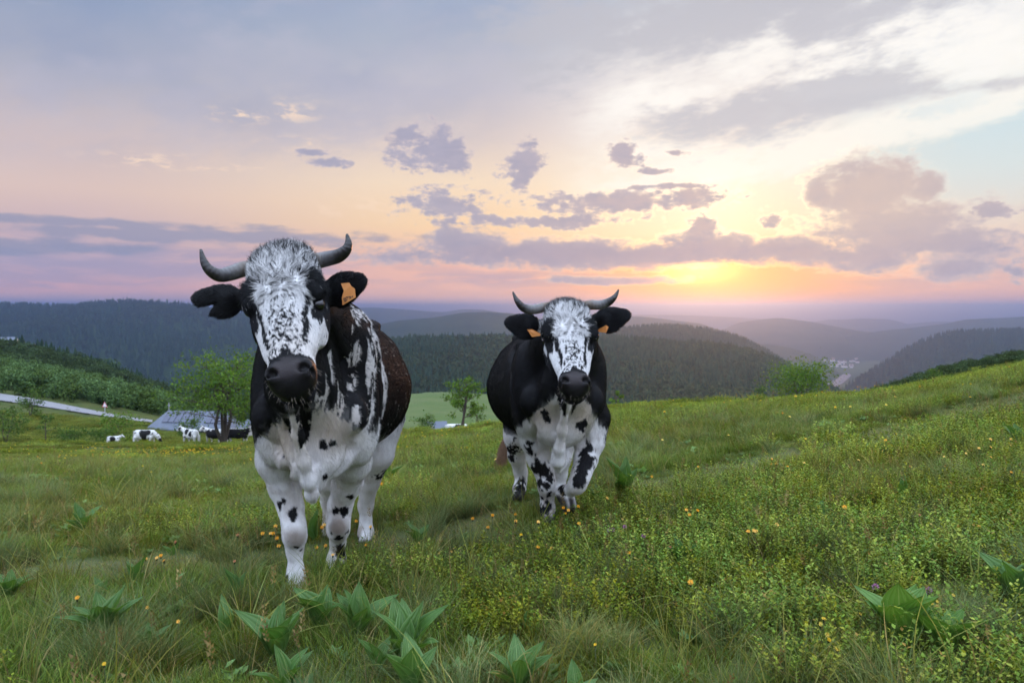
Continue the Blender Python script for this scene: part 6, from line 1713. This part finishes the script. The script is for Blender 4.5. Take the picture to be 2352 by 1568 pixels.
obj('sign_border', mesh_from('sign_border', [(-.42, -.065, .85), (.42, -.065, .85), (0, -.065, 1.65), (-.30, -.065, .92), (.30, -.065, .92), (0, -.065, 1.5)], [(0, 1, 4, 3), (1, 2, 5, 4), (2, 0, 3, 5)]), M_red, sg, smooth_=False)

def roof_mat():
    m, nt, b = new_mat('roof_sheet_metal'); n = noise(nt, coord(nt), 1.2, 5)
    put(nt, b.inputs['Base Color'], mixc(nt, n, (.085, .105, .14, 1), (.14, .16, .20, 1))); b.inputs['Roughness'].default_value = .7
    return m
def plank_mat():
    m, nt, b = new_mat('weathered_planks'); X, Y, Z = sep(nt, coord(nt))
    w = nmath(nt, 'FRACT', X * 3.2); n = noise(nt, coord(nt), 2.0, 5); nn = noise(nt, comb(nt, X * 3.2, 0.0, 0.0), 1.0, 0)
    c = mixc(nt, n * .6 + nn * .4, (.075, .055, .045, 1), (.17, .135, .115, 1)); c = mixc(nt, smooth(w, .93, .97), c, (.02, .015, .012, 1))
    put(nt, b.inputs['Base Color'], c); b.inputs['Roughness'].default_value = .9
    return m
M_roof, M_plank = roof_mat(), plank_mat()
M_solar = simple_mat('solar_glass', (.035, .045, .085), .15, .7); M_dark = simple_mat('dark_opening', (.012, .012, .014), .5); M_frame = simple_mat('window_frame_wood', (.16, .12, .09), .8)
def barn():
    Y = 92; L = 10.4; wd = 5.0; eave = 1.75; ridge = 3.6
    c = at(450, 1018, Y); root = empty('barn', (c.x, Y, c.z + .5), math.radians(-7)); tag(root, 'low plank barn with grey metal roof and solar panels', 'barn')
    part('wall', root, M_plank, -L / 2 + .3, L / 2 - .3, -wd / 2 + .5, wd / 2 - .5, -1.5, eave)
    for s in (-1, 1):
        V = [(-L / 2, s * wd / 2, eave - .15), (L / 2, s * wd / 2, eave - .15), (L / 2 - 1.4, 0, ridge), (-L / 2 + 1.6, 0, ridge)]
        V += [(x, y, z - .12) for x, y, z in V]
        obj('roof', mesh_from('roof', V, [(0, 1, 2, 3), (7, 6, 5, 4), (0, 4, 5, 1), (1, 5, 6, 2), (2, 6, 7, 3), (3, 7, 4, 0)]), M_roof, root, smooth_=False)
    for s in (-1, 1):   # hipped ends
        x = s * (L / 2); V = [(x, -wd / 2, eave - .15), (x, wd / 2, eave - .15), (s * (L / 2 - (1.6 if s < 0 else 1.4)), 0, ridge)]
        obj('roof_hip', mesh_from('roof_hip', V, [(0, 1, 2)]), M_roof, root, smooth_=False)
    sl = math.atan2(ridge - eave + .15, wd / 2)
    for k in range(10):   # panels on the slope that faces the pasture
        if k == 6: continue
        x0 = -3.5 + k * .80
        V = []
        for dz in (.05, .11):
            for (x, t) in ((x0, .36), (x0 + .72, .36), (x0 + .72, .93), (x0, .93)):
                V.append((x, -wd / 2 * (1 - t) - dz * math.sin(sl), eave - .15 + (ridge - eave + .15) * t + dz * math.cos(sl)))
        obj('solar_panel', mesh_from('solar_panel', V, [(4, 5, 6, 7), (3, 2, 1, 0), (0, 1, 5, 4), (1, 2, 6, 5), (2, 3, 7, 6), (3, 0, 4, 7)]), M_solar, root, smooth_=False)
    for x in (-3.9, -2.0, 0.8, 2.9):
        w = part('window', root, M_frame, x - .45, x + .45, -wd / 2 + .42, -wd / 2 + .52, .55, 1.45); part('pane', w, M_dark, x - .36, x + .36, -wd / 2 + .40, -wd / 2 + .44, .63, 1.37)
    f = part('finial', root, M_metal, -3.55, -3.47, -.04, .04, ridge, ridge + 1.0); part('finial_cap', f, M_metal, -3.65, -3.37, -.06, .06, ridge + .55, ridge + .68)
barn()
def hut(px, py, Y, L, wd, eave, ridge, rz, label, name='hut', wall=None, axis_x=True):
    c = at(px, py, Y); root = empty(name, (c.x, Y, c.z), math.radians(rz)); tag(root, label, 'hut' if name == 'hut' else 'house')
    wall = wall or M_plank
    V = [(-L / 2, -wd / 2, -1.5), (L / 2, -wd / 2, -1.5), (L / 2, wd / 2, -1.5), (-L / 2, wd / 2, -1.5), (-L / 2, -wd / 2, eave), (L / 2, -wd / 2, eave), (L / 2, wd / 2, eave), (-L / 2, wd / 2, eave), (-L / 2, 0, ridge), (L / 2, 0, ridge)]
    obj('wall', mesh_from('wall', V, [(0, 1, 5, 4), (2, 3, 7, 6), (1, 2, 6, 9, 5), (3, 0, 4, 8, 7)]), wall, root, smooth_=False)
    for s in (-1, 1):
        V = [(-L / 2 - .25, s * (wd / 2 + .3), eave - .2), (L / 2 + .25, s * (wd / 2 + .3), eave - .2), (L / 2 + .25, 0, ridge + .05), (-L / 2 - .25, 0, ridge + .05)]; V += [(x, y, z + .12) for x, y, z in V]
        obj('roof', mesh_from('roof', V, [(3, 2, 1, 0), (4, 5, 6, 7), (0, 1, 5, 4), (1, 2, 6, 5), (2, 3, 7, 6), (3, 0, 4, 7)]), M_roof, root, smooth_=False)
    return root
M_cream = simple_mat('lime_render', (.50, .46, .42), .9)
r_ = hut(574, 1014, 88, 2.4, 2.6, 1.3, 2.4, -60, 'small pale gabled hut at the right end of the barn', wall=M_cream)
part('window', r_, M_dark, 1.19, 1.23, -.35, .35, .2, .9)
hut(1002, 992, 62, 1.3, 1.1, .35, .75, 12, 'small grey metal roofed shelter beside the far white cow')
r_ = hut(20, 796, 470, 9, 8, 3.4, 6, 20, 'white house among trees on the far left slope', 'house', M_white)
for x in (-2.5, 0, 2.5): part('window', r_, M_dark, x - .5, x + .5, -4.06, -4.0, 1, 2.4)
for k, px in enumerate((68, 80, 108)):
    b = G3(px, 800, 462 - 6 * k); o = empty('utility_pole', b); tag(o, ['leftmost wooden pole on the far left slope near the white house', 'middle wooden pole on the far left slope', 'right wooden pole on the far field edge'][k], 'pole', 'poles on the far slope')
    part('mast', o, M_frame, -.18, .18, -.18, .18, -1, 9 - k); part('crossarm', o, M_frame, -.9, .9, -.12, .12, 8 - k, 8.3 - k)

# ================================================================== the herd further off
def far_cow(px, py, Y, heading, graze, patches, label, scale=1.0, name='cow', seed=0, headturn=0.0):
    """heading: degrees, 0 = facing right in the picture, 90 = away"""
    fd = Field((-1.35, -.6, -.1), (1.75, .6, 1.7), .032)
    fd.loft((-.85, 0, .95), (1, 0, 0), (0, 0, 1), [(0, .10, .22, .16), (.08, .22, .36, .30), (.35, .29, .38, .40), (.8, .34, .36, .48), (1.2, .29, .38, .42), (1.5, .20, .34, .36), (1.62, .12, .22, .26)], k=.05, p=2.2, taper=.15)
    if graze: H_ = [((.62, 0, 1.05), .24), ((.98, 0, .78), .16), ((1.16, 0, .50), .12)]; hp, hn = (1.14, headturn * .1, .52), (1.36, headturn * .2, .14)
    else: H_ = [((.60, 0, 1.08), .25), ((.92, headturn * .1, 1.25), .17), ((1.06, headturn * .22, 1.36), .12)]; hp, hn = (1.06, headturn * .26, 1.40), (1.06 + .36 * (1 - abs(headturn)), headturn * .62, 1.12)
    fd.chain([(np.array(a), b) for a, b in H_], k=.07)
    hp, hn = np.array(hp), np.array(hn); fd.chain([(hp, .115), (hp + (hn - hp) * .5, .10), (hn, .075)], k=.04)
    sd = unit(np.cross(hn - hp, [0, 0, 1.]));
    for s in (-1, 1):
        fd.cone(hp + sd * s * .09, hp + sd * s * .24 + np.array([0, 0, .01]), .045, .03, k=.02)
        fd.cone(hp + sd * s * .08 + np.array([0, 0, .07]), hp + sd * s * .22 + np.array([0, 0, .22]), .028, .02, k=.02)
    for (x, y, dx) in ((.52, .17, .06), (.52, -.17, -.08), (-.72, .18, .05), (-.72, -.18, -.10)):
        fd.chain([(np.array([x, y, .75]), .15), (np.array([x + dx, y, .42]), .075), (np.array([x + dx * 1.4, y, .10]), .05), (np.array([x + dx * 1.4 + .03, y, .02]), .055)], k=.05)
    fd.chain([(np.array([-.88, 0, 1.22]), .04), (np.array([-.96, .02, .9]), .028), (np.array([-.97, .03, .45]), .05)], k=.02)
    V, F = fd.mesh(); V = relax(V, F, 1)
    n = fbm(V * 3.2 + seed, 3); b = np.zeros(len(V))
    for (x, z, r) in patches: b = np.maximum(b, sstep(1.15, .9, np.hypot((V[:, 0] - x), (V[:, 2] - z) * .8) / r + (n - .5) * 1.3))
    b = np.maximum(b, sstep(.66, .70, fbm(V * 9 + seed, 2)) * .9)
    d = np.linalg.norm(V - hn, axis=1); b = np.maximum(b, sstep(.10, .06, d)); dh = np.linalg.norm(V - hp - sd * .22, axis=1); b = np.maximum(b, sstep(.13, .09, dh)); b = np.maximum(b, sstep(.13, .09, np.linalg.norm(V - hp + sd * .22, axis=1)))
    b = np.where(np.abs(V[:, 1]) < .08, np.where(V[:, 2] > 1.22, b * .1, b), b)
    col = np.array([.70, .69, .66]) + (np.array([.014, .013, .014]) - np.array([.70, .69, .66])) * b[:, None]
    me = mesh_from(name, V, F); set_attr(me, 'col', np.concatenate([col, np.ones((len(V), 1))], 1), 'FLOAT_COLOR'); set_attr(me, 'rough', np.full(len(V), .8))
    q = G3(px, py, Y); o = obj(name, me, M_skin); o.location = (q[0], q[1], q[2] - .02); o.rotation_euler = (0, 0, math.radians(heading)); o.scale = (scale,) * 3
    return tag(o, label, 'calf' if name == 'calf' else 'cow', 'herd grazing by the barn')
far_cow(262, 1020, 61, 10, False, [(-.1, .95, .40)], 'small white calf with a dark saddle patch left of the grazing cows', .58, 'calf', 1)
far_cow(334, 1020, 60, 4, True, [(-.05, .95, .36), (.3, 1.1, .20), (1.2, .45, .16)], 'white cow with black flank patch grazing in front of the barn', 1.0, 'cow', 2)
far_cow(438, 1020, 60, 152, False, [(.2, 1.15, .2), (-.3, .95, .15), (1.05, 1.3, .12)], 'white cow with small dark spots standing before the barn wall', .98, 'cow', 3, .5)
far_cow(492, 1018, 61, 160, False, [(-.2, .95, .5), (.35, 1.0, .35)], 'black sided cow turned to the camera left of the spreading tree trunk', .98, 'cow', 5, .7)
far_cow(548, 1016, 60, 6, False, [(-.5, .95, .55), (0, .95, .6), (.5, 1.05, .45)], 'black cow with white face right of the spreading tree trunk', 1.0, 'cow', 7)
far_cow(1050, 990, 57, 2, True, [(.15, .95, .38), (-.1, .9, .2), (1.2, .45, .2)], 'white cow with black patches beyond the crest between the two near cows', 1.0, 'cow', 9)

# ================================================================== far town
def town():
    g = np.random.default_rng(31)
    V = [(-5, -4, 0), (5, -4, 0), (5, 4, 0), (-5, 4, 0), (-5, -4, 6), (5, -4, 6), (5, 4, 6), (-5, 4, 6), (-5.3, 0, 9.5), (5.3, 0, 9.5)]
    wall = mesh_from('house', V, [(0, 1, 5, 4), (2, 3, 7, 6), (1, 2, 6, 9, 5), (3, 0, 4, 8, 7)]); wall.materials.append(M_white)
    rv = [(-5.6, -4.6, 5.6), (5.6, -4.6, 5.6), (5.6, 0, 9.7), (-5.6, 0, 9.7), (-5.6, 4.6, 5.6), (5.6, 4.6, 5.6)]
    roof = mesh_from('roof', rv, [(0, 1, 2, 3), (3, 2, 5, 4)]); roof.materials.append(simple_mat('town_roof', (.20, .12, .10), .8))
    n = 0
    while n < 64:
        px = g.uniform(1872, 2005); py = g.uniform(806, 846)
        if px < 1880 + (py - 820) * 1.2 or px > 1985 - (py - 806) * .3: continue
        tx, tz = ray(px, py); Y = (-401 - CAM_Z) / tz
        o = bpy.data.objects.new('house', wall); COL.objects.link(o); o.location = (tx * Y, Y, -402); s = g.uniform(.9, 2.1); o.scale = (s * g.uniform(.9, 1.8), s, s); o.rotation_euler = (0, 0, g.uniform(-.6, .6))
        tag(o, 'tiny pale house of the hazy town in the far valley', 'house', 'houses of the far valley town')
        r = bpy.data.objects.new('roof', roof); COL.objects.link(r); r.parent = o; n += 1
town()
